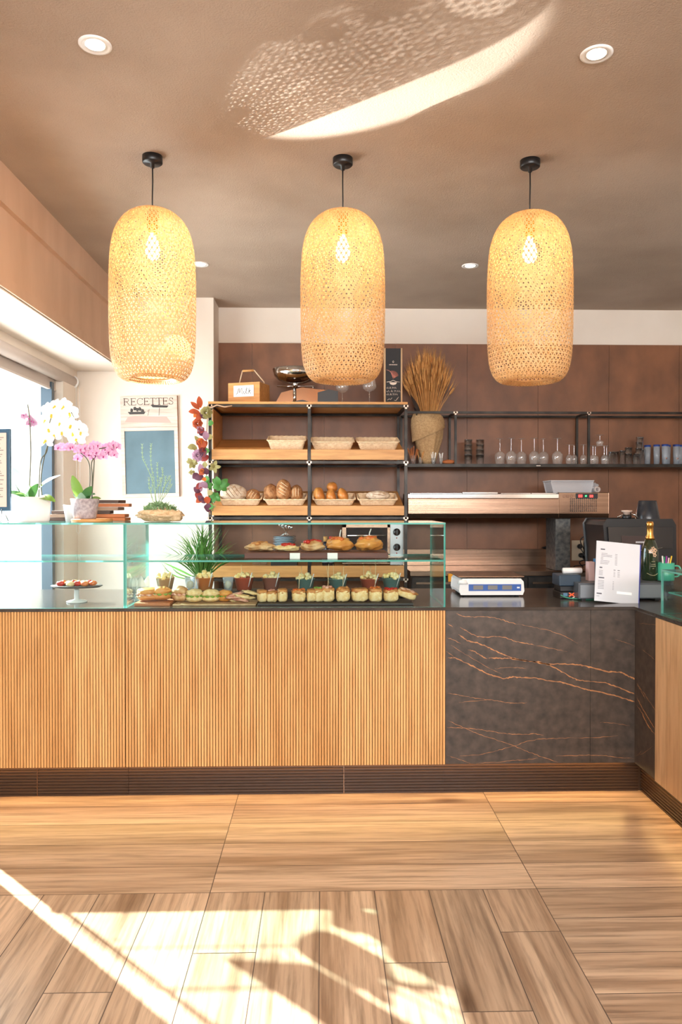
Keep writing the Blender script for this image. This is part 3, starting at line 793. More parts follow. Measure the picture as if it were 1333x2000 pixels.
def loaf(px, py, Y, r, m, label, rot=(0, 0, 0), scores=3, ms=None, sa=0.0, amp=.05, group='loaves on the rack'):
    x, z = at(px, py, Y)
    t = thing('bread_loaf', label, 'bread', (x, Y, z + r[2] * .12), group=group); t.rotation_euler = rot; r = (r[0] * 1.06, r[1], r[2] * 1.14)
    MB().blob((0, 0, 0), r, seed=px, amp=amp, fr=1.6, n=14).build('crust', m, t)
    if scores:
        for i in range(scores):
            u = (i - (scores - 1) / 2) * 1.1 / max(scores, 1)
            pts = []
            for k in range(9):
                v = (k / 8 - .5) * 1.1
                # surface point on the front upper side of the ellipsoid
                dx = u * math.cos(sa) - v * math.sin(sa); dz = u * math.sin(sa) + v * math.cos(sa) + .15
                q = dx * dx + dz * dz
                if q > .9: continue
                dy = -math.sqrt(1 - q)
                d = Vector((dx, dy, dz)); n_ = 1 + amp * 2 * noise.noise(d * 1.6 + Vector((px * 7.13, px * 3.7, px * 1.9)))
                pts.append((dx * r[0] * n_ * 1.0, dy * r[1] * n_ * 1.0, dz * r[2] * n_ * 1.0))
            if len(pts) > 2:
                MB().tube(pts, [.001] + [.002] * (len(pts) - 2) + [.001], 6).build('score_cut', ms or M_score, t)
    return t
yb = YR0 + .13
loaf(457, 966, yb, (.095, .075, .062), M_flour, 'round loaf dusted with white flour, scored, in the leftmost bread basket', scores=4, sa=.5)
loaf(494, 970, yb + .01, (.055, .06, .045), M_brown, 'smaller brown loaf leaning at the right of the leftmost bread basket', scores=3, sa=-.5, ms=M_scorew)
loaf(530, 965, yb + .02, (.055, .07, .062), M_brown, 'brown loaf on the left of the three tall loaves', scores=0, rot=(0, -.2, 0))
loaf(554, 961, yb - .01, (.055, .065, .078), M_brown, 'tall brown ridged loaf in the middle of the three tall loaves', scores=4, sa=1.2, ms=M_scorew)
loaf(578, 966, yb + .02, (.052, .07, .058), M_brown, 'brown loaf on the right of the three tall loaves', scores=3, sa=.3, ms=M_scorew, rot=(0, .25, 0))
loaf(624, 970, yb, (.040, .07, .058), M_gold, 'golden roll at the left of the pile of four', scores=0, rot=(0, -.25, 0))
loaf(647, 972, yb - .01, (.036, .07, .052), M_gold, 'golden roll in the middle of the pile of four', scores=0, rot=(0, -.1, 0))
loaf(670, 971, yb, (.040, .07, .056), M_gold, 'golden roll at the right of the pile of four', scores=0, rot=(0, -.3, 0))
loaf(649, 953, yb + .03, (.040, .06, .036), M_gold, 'golden roll lying on top of the pile of four', scores=0)
loaf(739, 969, yb, (.088, .06, .034), M_flour, 'small flat floured loaf alone in the right-hand basket', scores=1, sa=1.3)

# ------------------------------------------------------------------ on top of the rack
zt = ZTOP
x = ax(487, 5.86); t = thing('milk_crate', 'small oak box with rope handle and a white Milk label', 'box', (x, 5.86, zt), rz=-.33)
cw, cd, ch = .262, .19, .158
MB().box(-cw / 2, cw / 2, -cd / 2, cd / 2, 0, ch).build('box_body', M_oakx, t, bevel=.002)
b = MB(); b.box(-.083, .083, -cd / 2 - .004, -cd / 2, .05, .135); pn = b.build('label_panel', mat('label_white', srgb(232, 232, 232), .5), t)
def strokes(b, S_, o, sx, sz, w, y, mi=0):
    for pl_ in S_: b.tube([(o[0] + p[0] * sx, y, o[1] + p[1] * sz) for p in pl_], w, 5, mi)
MILK = [[(0, 0), (.12, .15), (.22, .9), (.28, 1), (.30, .3), (.34, .25), (.5, .95), (.56, 1), (.56, .1), (.64, 0)],
        [(.72, .5), (.74, .1), (.8, 0), (.86, .1)], [(.75, .68), (.77, .72)],
        [(.9, .2), (1.02, .9), (1.0, 1.05), (.94, .9), (.94, .15), (1.0, 0), (1.08, .15)],
        [(1.16, 0), (1.24, 1.05)], [(1.18, .3), (1.34, .55), (1.32, .66), (1.22, .4), (1.38, 0)]]
b = MB(); strokes(b, MILK, (-.062, .070), .088, .045, .0016, -cd / 2 - .0045); b.build('lettering', M_black, pn)
b = MB(); r_ = [(-cw / 2 + .045, 0, ch - .01), (-.055, 0, ch + .105)]; b.tube(r_, .0045, 8); b.tube([(cw / 2 - .005, 0, ch - .03), (cw / 2 - .005, 0, ch + .01), (.045, 0, ch + .105)], .0045, 8); b.tube([(-.055, 0, ch + .105), (.045, 0, ch + .105)], .0045, 8)
b.build('rope_handle', mat('rope', srgb(226, 200, 170), .8), t)
MB().tube([(-.05, 0, ch + .105), (.04, 0, ch + .105)], .009, 12).build('wooden_grip', M_oakx, t)
# old kitchen scale
x = ax(592, 5.93); t = thing('kitchen_scale', 'old chrome and black kitchen scale with a round metal pan', 'scale', (x, 5.93, zt))
b = MB(); b.prism([(-.21, 0), (.26, 0), (.26, .09), (.22, .105), (.02, .125), (0, .13), (-.02, .125), (-.16, .09)], -.09, .10, 'y'); b.build('base', mat('scale_body', srgb(120, 84, 60), .2, metal=.9), t, bevel=.004)
MB().prism([(.12, .0), (.27, 0), (.27, .10), (.2, .112), (.12, .09)], -.105, -.092, 'y').build('side_plate', M_black, t, bevel=.003)
MB().prism([(-.22, 0), (.14, 0), (0, .035)], -.11, -.092, 'y').build('front_foot', M_black, t)
MB().lathe([(0, .12), (.02, .12), (.018, .16), (.03, .175), (0, .178)], 16, (-.06, 0, 0)).tube([(-.06, -.095, .125), (-.06, -.1, .0)], .013, 8).build('column', M_chrome, t)
MB().shell([(.0, .176), (.07, .18), (.125, .20), (.158, .235), (.172, .285), (.176, .285), (.163, .232), (.128, .196), (.07, .176), (0, .172)], 40, (-.06, 0, 0)).build('weighing_pan', M_chrome, t)
MB().tube([(-.2, 0, .155), (.09, 0, .155)], .006, 8).tube([(.08, 0, .13), (.08, 0, .16)], .005, 6).build('beam', M_chrome, t)
# wine glasses on the rack
def wine_glass(label, loc, h=.2, rb=.04, flip=False, group=None, r0=.032):
    t = thing('wine_glass', label, 'glass', loc, group=group)
    z = (lambda v: h - v) if flip else (lambda v: v)
    hs = h * .48
    prof = [(.003, hs), (rb * .55, hs + h * .04), (rb * .95, hs + h * .14), (rb, hs + h * .24), (rb * .92, hs + h * .36), (rb * .74, h)]
    MB().shell([(r, z(v)) for r, v in prof], 20).build('bowl', M_ware, t)
    MB().shell([(.0038, z(h * .03)), (.003, z(h * .2)), (.0032, z(hs))], 8).build('stem', M_ware, t)
    MB().shell([(.0, z(0)), (r0, z(0.001)), (r0, z(.0022)), (.008, z(h * .025)), (.004, z(h * .04))], 20).build('foot', M_ware, t)
    return t
wine_glass('wine glass on the rack top, half hidden behind the middle pendant lamp', (ax(669, 5.9), 5.9, zt), .205, .052)
wine_glass('wine glass on the rack top beside the black chalk sign', (ax(722, 5.9), 5.9, zt + .012), .20, .054)
tag(MB().box(-.05, .13, -.07, .07, 0, .012).build('white_tray', M_white_gloss, loc=(ax(718, 5.9), 5.9, zt), bevel=.002), 'thin white tray under the wine glass on the rack top', 'tray')
# chalk sign box
x = ax(768, 5.80); t = thing('chalk_sign', 'tall narrow black chalk sign with pale wooden edges on the rack', 'sign', (x, 5.80, zt))
sh_ = az(681, 5.8, 768) - zt; b = MB()
MB().box(-.058, .058, -.012, .05, 0, sh_).build('black_board', mat('chalk_black', srgb(34, 34, 38), .6), t)
MB().box(-.068, -.0585, -.016, .056, 0, sh_ + .002).build('wood_edge', M_oakpale, t, bevel=.001)
MB().box(.0585, .070, -.016, .056, 0, sh_ + .002).build('wood_edge', M_oakpale, t, bevel=.001)
M_chalk = mat('chalk_white', srgb(232, 214, 200), .8); M_chalkp = mat('chalk_pink', srgb(206, 130, 116), .8)
b = MB(); yy = -.0125
for k in range(14):
    a = -2.4 + k * .13
b.tube([(0, yy, .315), (-.006, yy, .322), (0, yy, .332), (.006, yy, .322), (0, yy, .315)], .0018, 5)
for i in range(8): b.cbox((-.028 + i * .008, yy, .30), (.005, .0008, .007))
for k in range(11):
    a = -.3 + k * .19; b.tube([(0, yy, .195), (.045 * math.cos(a + .5) * .9, yy, .20 + .055 * math.sin(a * .8 + .6))], .0016, 5, 1)
b.tube([(-.052, yy, .262), (-.03, yy, .255), (-.012, yy, .235), (0, yy, .20)], .0016, 5, 1)
b.tube([(-.05, yy, .168), (-.02, yy, .172), (0, yy, .182), (.02, yy, .172), (.05, yy, .168)], .0022, 5)
b.prism([(-.03, .166), (.03, .166), (.02, .150), (0, .145), (-.02, .150)], yy, yy + .0008, 'y')
LINES = [[(0, .5), (.08, 0), (.16, 1), (.2, 0)], [(.28, 0), (.28, .2)], [(.36, 0), (.36, 1), (.46, .6), (.38, .4), (.5, 0)], [(.56, .8), (.7, .8), (.6, 0)], [(.76, 0), (.8, .9), (.88, .1), (.92, .9), (1.0, 0)]]
for (ox, oz, sx) in ((-.052, .118, .075), (-.052, .092, .105), (-.052, .068, .085)): strokes(b, LINES, (ox, oz), sx, .014, .0015, yy)
b.tube([(-.045, yy, .03), (-.03, yy, .04), (-.02, yy, .034), (-.008, yy, .048)], .002, 5); b.tube([(.008, yy, .03), (.02, yy, .026), (.042, yy, .055)], .002, 5)
b.build('chalk_writing', [M_chalk, M_chalkp], t)

# ------------------------------------------------------------------ hanging garland
GL = thing('autumn_garland', 'hanging garland of autumn leaves, roses and green foliage on the rack side', 'garland', (ax(398, 5.60), 5.62, az(790, 5.62, 398)))
def gl(px, py, dy=0):
    x, z = at(px, py, 5.62); return Vector((x - GL.location.x, dy, z - GL.location.z))
lc = {'rust': mat('leaf_rust', srgb(176, 76, 36), .6, trans=.3), 'red': mat('leaf_red', srgb(140, 44, 40), .6, trans=.2), 'plum': mat('leaf_plum', srgb(96, 50, 70), .6, trans=.2),
      'olive': mat('leaf_olive', srgb(150, 140, 84), .6, trans=.3), 'green': mat('leaf_green', srgb(78, 138, 62), .5, trans=.3), 'mauve': mat('leaf_mauve', srgb(170, 128, 150), .6, trans=.3), 'orange': mat('leaf_orange', srgb(206, 112, 44), .6, trans=.3)}
rg = random.Random(3)
def spray(px, py, col, n, L, wd, a0=None):
    b = MB(); c = gl(px, py, -.01)
    for k in range(n):
        a = (a0 if a0 is not None else 0) + 2 * PI * k / n + rg.uniform(-.3, .3)
        tip = c + Vector((math.cos(a) * L, rg.uniform(-.02, .02), math.sin(a) * L)) * rg.uniform(.7, 1.15)
        b.leaf(c, tip, wd, .12, nrm=(rg.uniform(-.3, .3), -1, rg.uniform(-.3, .3)))
    b.build('leaf_spray', lc[col], GL)
def leafs(px, py, dx, dy, wd, col):
    b = MB(); b.leaf(gl(px, py, -.015), gl(px + dx, py + dy, -.03), wd, .1, nrm=(.2, -1, .1)); b.build('leaf', lc[col], GL)
for a in [(390, 800, -16, -14, .035, 'rust'), (392, 797, -2, -22, .045, 'rust'), (388, 804, -18, 1, .04, 'rust'), (388, 806, -8, 10, .035, 'orange'), (392, 812, -12, -12, .03, 'rust'),
          (385, 880, -8, -10, .035, 'olive'), (384, 872, -16, 3, .045, 'olive'), (390, 864, -8, -12, .03, 'olive'), (400, 850, -10, -8, .05, 'plum'), (404, 860, -2, -18, .05, 'mauve'), (394, 880, 4, -22, .06, 'rust'), (400, 872, -4, 24, .06, 'plum'),
          (388, 890, 14, -8, .06, 'red'), (398, 930, -16, 6, .05, 'plum'), (396, 928, -4, -22, .05, 'mauve'), (400, 932, 4, 8, .05, 'orange'), (388, 925, -10, 10, .05, 'plum'), (392, 962, -12, -10, .05, 'plum'), (392, 962, -6, 12, .06, 'red'),
          (394, 960, -2, -18, .03, 'mauve'), (402, 975, -8, 6, .05, 'plum'), (405, 985, 2, 12, .05, 'plum'), (404, 970, 4, 14, .05, 'rust'), (408, 1000, -1, -18, .05, 'plum')]: leafs(*a)
for k in range(22):
    py_ = 800 + k * 9; px_ = 402 - 6 * math.sin(k * 1.7) ; a_ = k * 2.1
    leafs(px_, py_, 15 * math.cos(a_) - 4, 13 * math.sin(a_), .045, ['olive', 'rust', 'plum', 'green', 'red', 'mauve'][k % 6])
spray(377, 904, 'olive', 6, .045, .03); spray(375, 922, 'olive', 4, .025, .02); spray(430, 948, 'green', 7, .065, .045); spray(422, 970, 'green', 6, .05, .035); spray(420, 912, 'olive', 5, .05, .03); spray(412, 990, 'olive', 5, .045, .03); spray(406, 945, 'green', 5, .04, .03)
def rose(px, py, r, col, name='rose'):
    b = MB(); c = gl(px, py, -.03)
    for ring, (n, rr) in enumerate(((3, .3), (5, .6), (7, .95))):
        for k in range(n):
            a = 2 * PI * k / n + ring * .5; d = Vector((math.cos(a), 0, math.sin(a)))
            b.leaf(c + d * r * rr * .2 + Vector((0, .01, 0)), c + d * r * rr + Vector((0, -.02 + .015 * ring, 0)), r * .95, .25, nrm=(d.x * .6, -1, d.z * .6))
    b.build(name, lc[col] if isinstance(col, str) else col, GL)
rose(404, 807, .05, 'olive', 'hydrangea'); rose(387, 828, .042, 'rust'); rose(392, 864, .035, 'orange'); rose(388, 890, .05, 'mauve', 'hydrangea'); rose(396, 880, .03, 'red'); rose(396, 920, .03, 'orange')
MB().tube([gl(406, 790, .02), gl(404, 840, .01), gl(400, 900, .012), gl(406, 960, .01), gl(410, 1005, .02)], .004, 6).tube([gl(408, 800, -.02), gl(425, 792, -.03), gl(440, 796, -.035), gl(455, 794, -.035)], .005, 6).build('twig', mat('twig', srgb(186, 150, 122), .8), GL)

# ================================================================== GLASS SHELF ON THE BACK WALL
YS0 = 6.02; YS1 = 6.30; ZS = az(906, YS0, 1000); ZSR = az(806, YS0, 1000)
t = thing('bar_shelf', 'black steel bar shelf with rails on the brown tiles', 'shelf', (1.9, YS0, ZS))
PX = [RX[2] + .03, ax(890, YS0), ax(1150, YS0), 3.1]
R2 = lambda b, n, m, **k: sub(b, t).build(n, m, t, **k)
R2(MB().box(PX[0], PX[3], YS0 - .01, YS1 + .012, ZS - .026, ZS), 'shelf_board', M_metalblk, bevel=.001)
for i, x in enumerate(PX):
    for y in (YS0, YS1):
        if i == 0 and y == YS0: continue
        b = MB(); sq(b, (x, y, ZS), (x, y, ZSR), .018); R2(b, 'post', M_metalblk)
for y in (YS0, YS1):
    b = MB(); sq(b, (PX[0], y, ZSR), (PX[3], y, ZSR), .018); R2(b, 'top_rail', M_metalblk)
for x in PX[1:]:
    b = MB(); sq(b, (x, YS0 + .009, ZSR), (x, YS1 - .009, ZSR), .018); R2(b, 'top_rail', M_metalblk)
    b = MB(); b.cbox((x, YS0 - .0092, ZSR), (.032, .002, .014)); b.cbox((x, YS0 - .0092, ZSR - .006), (.014, .002, .024)); R2(b, 'weld_plate', M_weld)
b = MB()
for i in range(5): b.cbox((ax(1048, YS0) + i * .007, YS0 - .0105, ZS - .015), (.005, .001, .007))
R2(b, 'maker_plate', M_chalk)
YG_ = 6.15
def gx(px): return ax(px, YG_)
# wheat bouquet in burlap
M_wheat = mat('wheat_straw', srgb(240, 186, 116), .7, col2=srgb(220, 156, 88), scale=(30, 30, 30)); M_burlap = mat('burlap', srgb(208, 174, 130), .9, col2=srgb(184, 148, 104), scale=(90, 90, 90), bump=.5, bscale=(300, 300, 300))
x = gx(836); t = thing('wheat_bouquet', 'sheaf of dried wheat standing in a burlap sack on the bar shelf', 'dried wheat', (x, 6.15, ZS))
b = MB(); vs = []; fs = []; N = 48; prof = [(.045, 0), (.062, .03), (.075, .08), (.095, .16), (.112, .22), (.118, .28), (.115, .31), (.085, .31)]
for j, (r, z) in enumerate(prof):
    for k in range(N):
        a = 2 * PI * k / N; q = 1 + .13 * math.sin(a * 5 + j * .5) * (1 - j / 9) + .04 * math.sin(a * 11 + 2)
        vs.append((r * q * math.cos(a), r * q * .8 * math.sin(a), z))
for j in range(len(prof) - 1):
    for k in range(N): fs.append((j * N + k, j * N + (k + 1) % N, (j + 1) * N + (k + 1) % N, (j + 1) * N + k))
b.add(vs, fs, 0, True); b.f.append(list(range(N))[::-1]); b.m.append(0); b.s.append(False)
b.build('burlap_sack', M_burlap, t)
b = MB(); vs = []; fs = []; prof = [(.128, 0), (.136, .04), (.132, .09), (.118, .13), (.098, .145)]
for j, (r, z) in enumerate(prof):
    for k in range(N):
        a = 2 * PI * k / N; q = 1 + .03 * math.sin(a * 4 + j); zz = .27 + z + (.06 * math.cos(a) * -1 - .03 if j == 0 else -.01 * math.cos(a))
        if j == 0: zz = .235 + .05 * math.sin(a + .9) * -1 * 0 + .055 * math.cos(a) 
        vs.append((r * q * math.cos(a), r * q * .82 * math.sin(a), zz))
for j in range(len(prof) - 1):
    for k in range(N): fs.append((j * N + k, j * N + (k + 1) % N, (j + 1) * N + (k + 1) % N, (j + 1) * N + k))
b.add(vs, fs, 0, True); b.build('folded_cuff', M_burlap, t)
bs = MB(); be = MB(); rw = random.Random(8)
for k in range(190):
    a = rw.uniform(0, 2 * PI); q = math.sqrt(rw.random()); r0 = .07 * q; r1 = .16 * q + .01; H = lerp(.80, .60, q * q) + rw.uniform(-.06, .06)
    p0 = Vector((r0 * math.cos(a), r0 * .8 * math.sin(a), .10)); p1 = Vector((r0 * 1.15 * math.cos(a), r0 * math.sin(a) * .8, .40)); p2 = Vector((r1 * math.cos(a) * 1.05, r1 * .6 * math.sin(a), H))
    pts = [p0, p1, p1.lerp(p2, .5) + Vector((0, 0, .015)), p2]; bs.tube(pts, .0018, 4)
    d = (p2 - pts[2]).normalized(); e0 = p2; e1 = p2 + d * .075
    be.tube([e0, e0.lerp(e1, .35), e0.lerp(e1, .75), e1], [.002, .0065, .005, .001], 6)
    for j in range(5):
        s0 = e0.lerp(e1, rw.uniform(.2, .9)); be.tube([s0, s0 + (d + Vector((rw.uniform(-.25, .25), rw.uniform(-.25, .25), .1))) * .07], [.0009, .0003], 3)
bs.build('wheat_stalks', M_wheat, t); be.build('wheat_ears', M_wheat, t, kind='stuff')
b = MB()
for j, (a, c) in enumerate((((-.06, .38), (-.15, .56)), ((-.065, .36), (-.12, .46)))): b.leaf((a[0], -.04, a[1]), (c[0], -.05, c[1]), .03, .15, nrm=(0, -1, 0))
b.build('dark_leaf', mat('dark_leaf', srgb(50, 34, 26), .7), t)
# cup of wooden forks, cups of white picks, wooden spoon
def pickcup(px, label, rr, h, m, n, spread, cup):
    t = thing('pick_cup', label, 'cup', (gx(px) if px else 0, 6.10, ZS))
    MB().shell([(.0, .001), (rr * .8, .001), (rr, h * .55), (rr * .97, h * .55), (rr * .78, .003), (0, .003)], 20).build('cup', cup, t)
    r = random.Random(px); 
    for k in range(n):
        a = 2 * PI * k / n + r.uniform(-.3, .3); b = MB()
        b.tube([(0.3 * rr * math.cos(a), .3 * rr * math.sin(a), .004), (spread * math.cos(a), spread * math.sin(a), h * r.uniform(.9, 1.1))], [.002, .0045], 5); b.build('pick', m, t)
M_rus = mat('rust_wood', srgb(184, 108, 60), .6)
pickcup(806, 'small glass of brown wooden forks at the shelf end', .024, .13, M_rus, 9, .045, M_ware)
pickcup(820, 'small glass with tan wooden picks leaning out', .018, .10, M_oakx, 5, .03, M_ware)
pickcup(845, 'small glass full of white plastic picks in front of the sack', .02, .09, M_white_gloss, 12, .022, M_ware)
pickcup(860, 'smaller glass of white picks beside the sack foot', .016, .09, M_white_gloss, 6, .014, M_ware)
tag(MB().blob((0, 0, .018), (.055, .03, .02), 3, .05, mi=0).build('wooden_scoop', M_rus, loc=(gx(875), 6.10, ZS)), 'brown wooden scoop lying on the shelf beside the burlap sack', 'scoop')
# stacks of tumblers
def tumbler(label, loc, r=.034, h=.09, group=None, name='tumbler'):
    return tag(MB().shell([(0, .004), (r * .78, .004), (r, h), (r * 1.0, h + .001), (r * .80, 0), (0, 0)], 24).build(name, M_tumb, loc=loc), label, 'glass', group)
for s, px in enumerate((915, 938)):
    for k in range(4):
        tumbler('clear tumbler, %s from the bottom of the %s stack beside the shelf post' % (ORD[k], ('left', 'right')[s]), (gx(px), YG_, ZS + k * .040), .034, .082, 'stacked tumblers')
# upturned stemmed glasses
for k, px in enumerate((978, 997, 1020, 1042, 1063, 1087)):
    wine_glass('large stemmed glass standing upside down, %s from the left in its row' % ORD[k], (gx(px), YG_ - (.03 if k % 2 else -.02), ZS), .215, .044, True, 'large upturned wine glasses')
for k, px in enumerate((1112, 1124, 1140)):
    wine_glass('small stemmed glass upside down near the middle post, %s from left' % ORD[k], (gx(px), YG_ + .03 * (k % 2), ZS), .165, .028, True, 'small upturned wine glasses', .026)
for k, px in enumerate((1156, 1166, 1178, 1188)):
    wine_glass('small stemmed glass upside down just right of the middle post, %s from left' % ORD[k], (gx(px), YG_ + .06 * (k % 2) - .03, ZS), .155, .028, True, 'small upturned glasses right of the post', .026)
wine_glass('stemmed glass stacked upside down on top of the small glasses', (gx(1172), YG_, ZS + .155), .09, .03, True, None, .034)
for k, (px, r, h, z) in enumerate(((1196, .030, .105, 0), (1208, .024, .11, 0), (1216, .024, .115, 0), (1228, .030, .09, 0), (1228, .030, .085, .055), (1245, .03, .09, 0), (1248, .03, .085, .05), (1249, .03, .085, .10), (1250, .03, .08, .145), (1260, .026, .13, 0), (1237, .024, .075, 0))):
    tumbler(['wide clear tumbler next to the upturned stemmed glasses', 'slim clear glass, left of a close pair on the bar shelf', 'slim clear glass, right of a close pair on the bar shelf', 'lower tumbler of a stack of two on the bar shelf', 'upper tumbler of a stack of two on the bar shelf',
             'bottom tumbler of the tallest stack on the shelf', 'second tumbler up in the tallest stack', 'third tumbler up in the tallest stack', 'top tumbler of the tallest stack on the shelf', 'tall plain glass left of the blue-rimmed glasses', 'short tumbler in front of the two stacks'][k],
            (gx(px), YG_ + (-.05 if k in (10,) else .05 if k in (1, 9) else 0), ZS + z), r, h, 'mixed tumblers on the bar shelf')
M_frost = glass('frosted_glass', (.9, .93, .96, 1), 1.5, .2, .22, (.8, .85, .9, 1)); M_cobalt = mat('cobalt_rim', srgb(36, 66, 140), .3)
for k, (px, dy) in enumerate(((1270, .05), (1283, 0), (1295, -.04), (1307, .03), (1319, -.02), (1331, .03))):
    t = thing('tall_glass', 'tall frosted glass with blue rim, %s from the left in its group' % ORD[k], 'glass', (gx(px), YG_ + dy, ZS), group='blue-rimmed tall glasses')
    MB().shell([(0, .003), (.021, .003), (.026, .15), (.0265, .15), (.022, 0), (0, 0)], 20).build('glass_body', M_frost, t)
    MB().shell([(.0262, .148), (.0275, .165), (.0268, .165), (.0252, .150)], 20).build('blue_rim', M_cobalt, t)
    if k in (2, 4): MB().tube([(.004, -.0262, .045), (.004, -.0262, .046)], .001, 6).lathe([(0, 0), (.008, .0), (0, .001)], 16, M=Matrix.Translation((.0, -.0262, .05)) @ Matrix.Rotation(PI / 2, 4, 'X')).build('round_badge', mat('badge', srgb(214, 170, 160), .5), t)

# ------------------------------------------------------------------ refrigerated topping unit
YU = 5.72; XU0 = RX[2] + .022; XU1 = ax(1190, YU); zu1 = az(962, YU, 1000); zu0 = az(1012, YU, 1000)
M_cop = M_steel
t = thing('topping_fridge', 'long stainless refrigerated topping unit with red digital display', 'fridge', (XU0, YU, zu0)); L = XU1 - XU0; H = zu1 - zu0
xd = ax(1092, YU) - XU0
b = MB(); b.prism([(0, .035), (.01, 0.0), (.36, 0), (.36, H - .01), (.06, H - .01), (.0, H - .045)], 0, xd, 'x'); b.build('well_body', M_steel, t, bevel=.003)
b = MB(); b.prism([(0, .035), (.01, 0.0), (.36, 0), (.36, H), (.0, H)], xd + .0005, L, 'x'); b.build('control_housing', M_steel, t, bevel=.003)
for k, (pa, pb, cc) in enumerate(((802, 905, 0), (905, 975, 1), (980, 1040, 0), (1040, 1090, 0))):
    a = ax(pa, YU) - XU0; c = ax(pb, YU) - XU0
    MB().box(a, c - .004, .02, .30, H - .01, H - .002 + .006 * cc).build('pan_lid', M_chrome, t, bevel=.002)
MB().box(0, xd, .001, .004, H - .042, H - .012).build('front_glass', M_chrome, t)
b = MB(); va = ax(1112, YU) - XU0; vb = ax(1168, YU) - XU0
b.box(va, vb, -.0015, 0, .045, .155)
for i in range(14):
    for j in range(7): b.cbox((va + .012 + i * (vb - va - .024) / 13, -.002, .055 + j * .015), (.0085, .001, .008), 1)
b.build('vent_panel', [M_steel, M_black], t)
pa = ax(1125, YU) - XU0; pb = ax(1168, YU) - XU0
dp = MB().box(pa, pb, -.004, 0, H - .045, H - .006).build('display_panel', M_black, t, bevel=.001)
def seg7(b, ch, x, z, w, h, y, th=.002, mi=0):
    SG = {'0': 'abcdef', '1': 'bc', '2': 'abged', '3': 'abgcd', '4': 'fgbc', '5': 'afgcd', '6': 'afgedc', '7': 'abc', '8': 'abcdefg', '9': 'abcdfg', '-': 'g'}[ch]
    for s_ in SG:
        r = {'a': (0, h, w, h), 'g': (0, h / 2, w, h / 2), 'd': (0, 0, w, 0), 'f': (0, h / 2, 0, h), 'b': (w, h / 2, w, h), 'e': (0, 0, 0, h / 2), 'c': (w, 0, w, h / 2)}[s_]
        b.box(x + r[0] - th / 2, x + r[2] + th / 2, y - .0008, y, z + r[1] - th / 2, z + r[3] + th / 2, mi)
b = MB(); zz = H - .034
for i, ch in enumerate('88'): seg7(b, ch, pa + .022 + i * .016, zz, .009, .016, -.0042, .003)
for i, ch in enumerate('88'): seg7(b, ch, pa + .108 + i * .014, zz, .008, .014, -.0042, .003)
b.build('red_digits', mat('led_red', (1, .05, .04, 1), emit=(1, .06, .05, 1), estr=3), dp)
b = MB(); b.tube([(pa + .078, -.0042, zz + .008), (pa + .078, -.005, zz + .008)], .007, 12); b.build('green_lamp', mat('led_green', (.05, .8, .2, 1), emit=(.05, .9, .2, 1), estr=2), dp)
b = MB()
for i in range(3):
    xx = ax(1100, YU) - XU0 + i * .028
    b.tube([(xx, -.0006, zz - .002), (xx + .018, -.0006, zz - .002), (xx + .02, -.0006, zz + .014), (xx + .004, -.0006, zz + .016), (xx, -.0006, zz - .002)], .0013, 5, 0, False)
b.build('stamped_logo', mat('stamp_brown', srgb(120, 74, 60), .5), t)
sx0 = ax(1086, 5.80); sx1 = ax(1115, 5.80)
tag(MB().box(sx0, sx1, 5.80, 6.05, .902, zu0).build('support_panel', M_galv, bevel=.002), 'grey galvanised panel holding up the topping unit', 'support')
# plastic box with a bag on the unit
t = thing('plastic_box', 'clear plastic storage box lying on the topping unit', 'box', (ax(1112, 5.85), 5.85, zu1))
M_plas = glass('cloudy_plastic', (.9, .9, .92, 1), 1.4, .15, .38, (.85, .85, .88, 1))
b = MB(); b.prism([(-.145, .0), (.13, .0), (.15, .085), (-.165, .085)], -.1, .1, 'y'); b.build('box_body', M_plas, t, bevel=.008)
MB().box(-.175, .16, -.11, .11, .0855, .095).build('rim', M_plas, t, bevel=.003)
t = thing('plastic_bag', 'crumpled clear bag and roll slumped against the plastic box', 'bag', (ax(1148, 5.85), 5.85, zu1))
MB().blob((.02, 0, .036), (.06, .08, .045), 12, .25, 2.5, n=14, M=Matrix.Rotation(.3, 4, 'Y')).build('bag_body', M_plas, t)
MB().shell([(.022, -.07), (.022, .07), (.014, .07), (.014, -.07), (.022, -.07)], 18, M=Matrix.Translation((.045, -.03, .024)) @ Matrix.Rotation(PI / 2, 4, 'X')).build('cardboard_roll', mat('roll_grey', srgb(190, 176, 170), .6), t)

# ------------------------------------------------------------------ back counter
t = thing('back_counter', 'stainless steel back counter with upstand along the brown tiles', 'counter', (.67, 5.78, 0)); Lb = 2.05 - .67
MB().box(0, Lb, 0, .555, .862, .90).build('steel_top', M_steel, t, bevel=.002)
MB().box(0, Lb, .535, .555, .9005, 1.036).build('upstand', M_steel, t, bevel=.002)
MB().box(.01, Lb - .01, .03, .54, .0, .8615).build('fridge_body', M_blackmat, t)
for i in range(3):
    a = .015 + i * (Lb - .03) / 3; d = MB().box(a, a + (Lb - .03) / 3 - .006, .008, .029, .12, .85).build('door', M_metalblk, t, bevel=.002)
    MB().box(a + .03, a + .4, -.006, .0075, .80, .815).build('handle', M_steel, d)
tag(MB().blob((0, 0, .012), (.07, .03, .014), 4, .3, 4).build('black_cloth', M_black, loc=(ax(1078, 6.318), 6.318, 1.036)), 'small dark crumpled thing on the steel upstand edge', 'cloth')
tag(MB().box(-.035, .035, 0, .004, 0, .062).build('yellow_card', mat('yellow_card', srgb(222, 152, 30), .6), loc=(ax(885, 5.765), 5.760, az(1136, 5.765, 885))), 'yellow orange card on the back counter front, left of the digital scale', 'card')
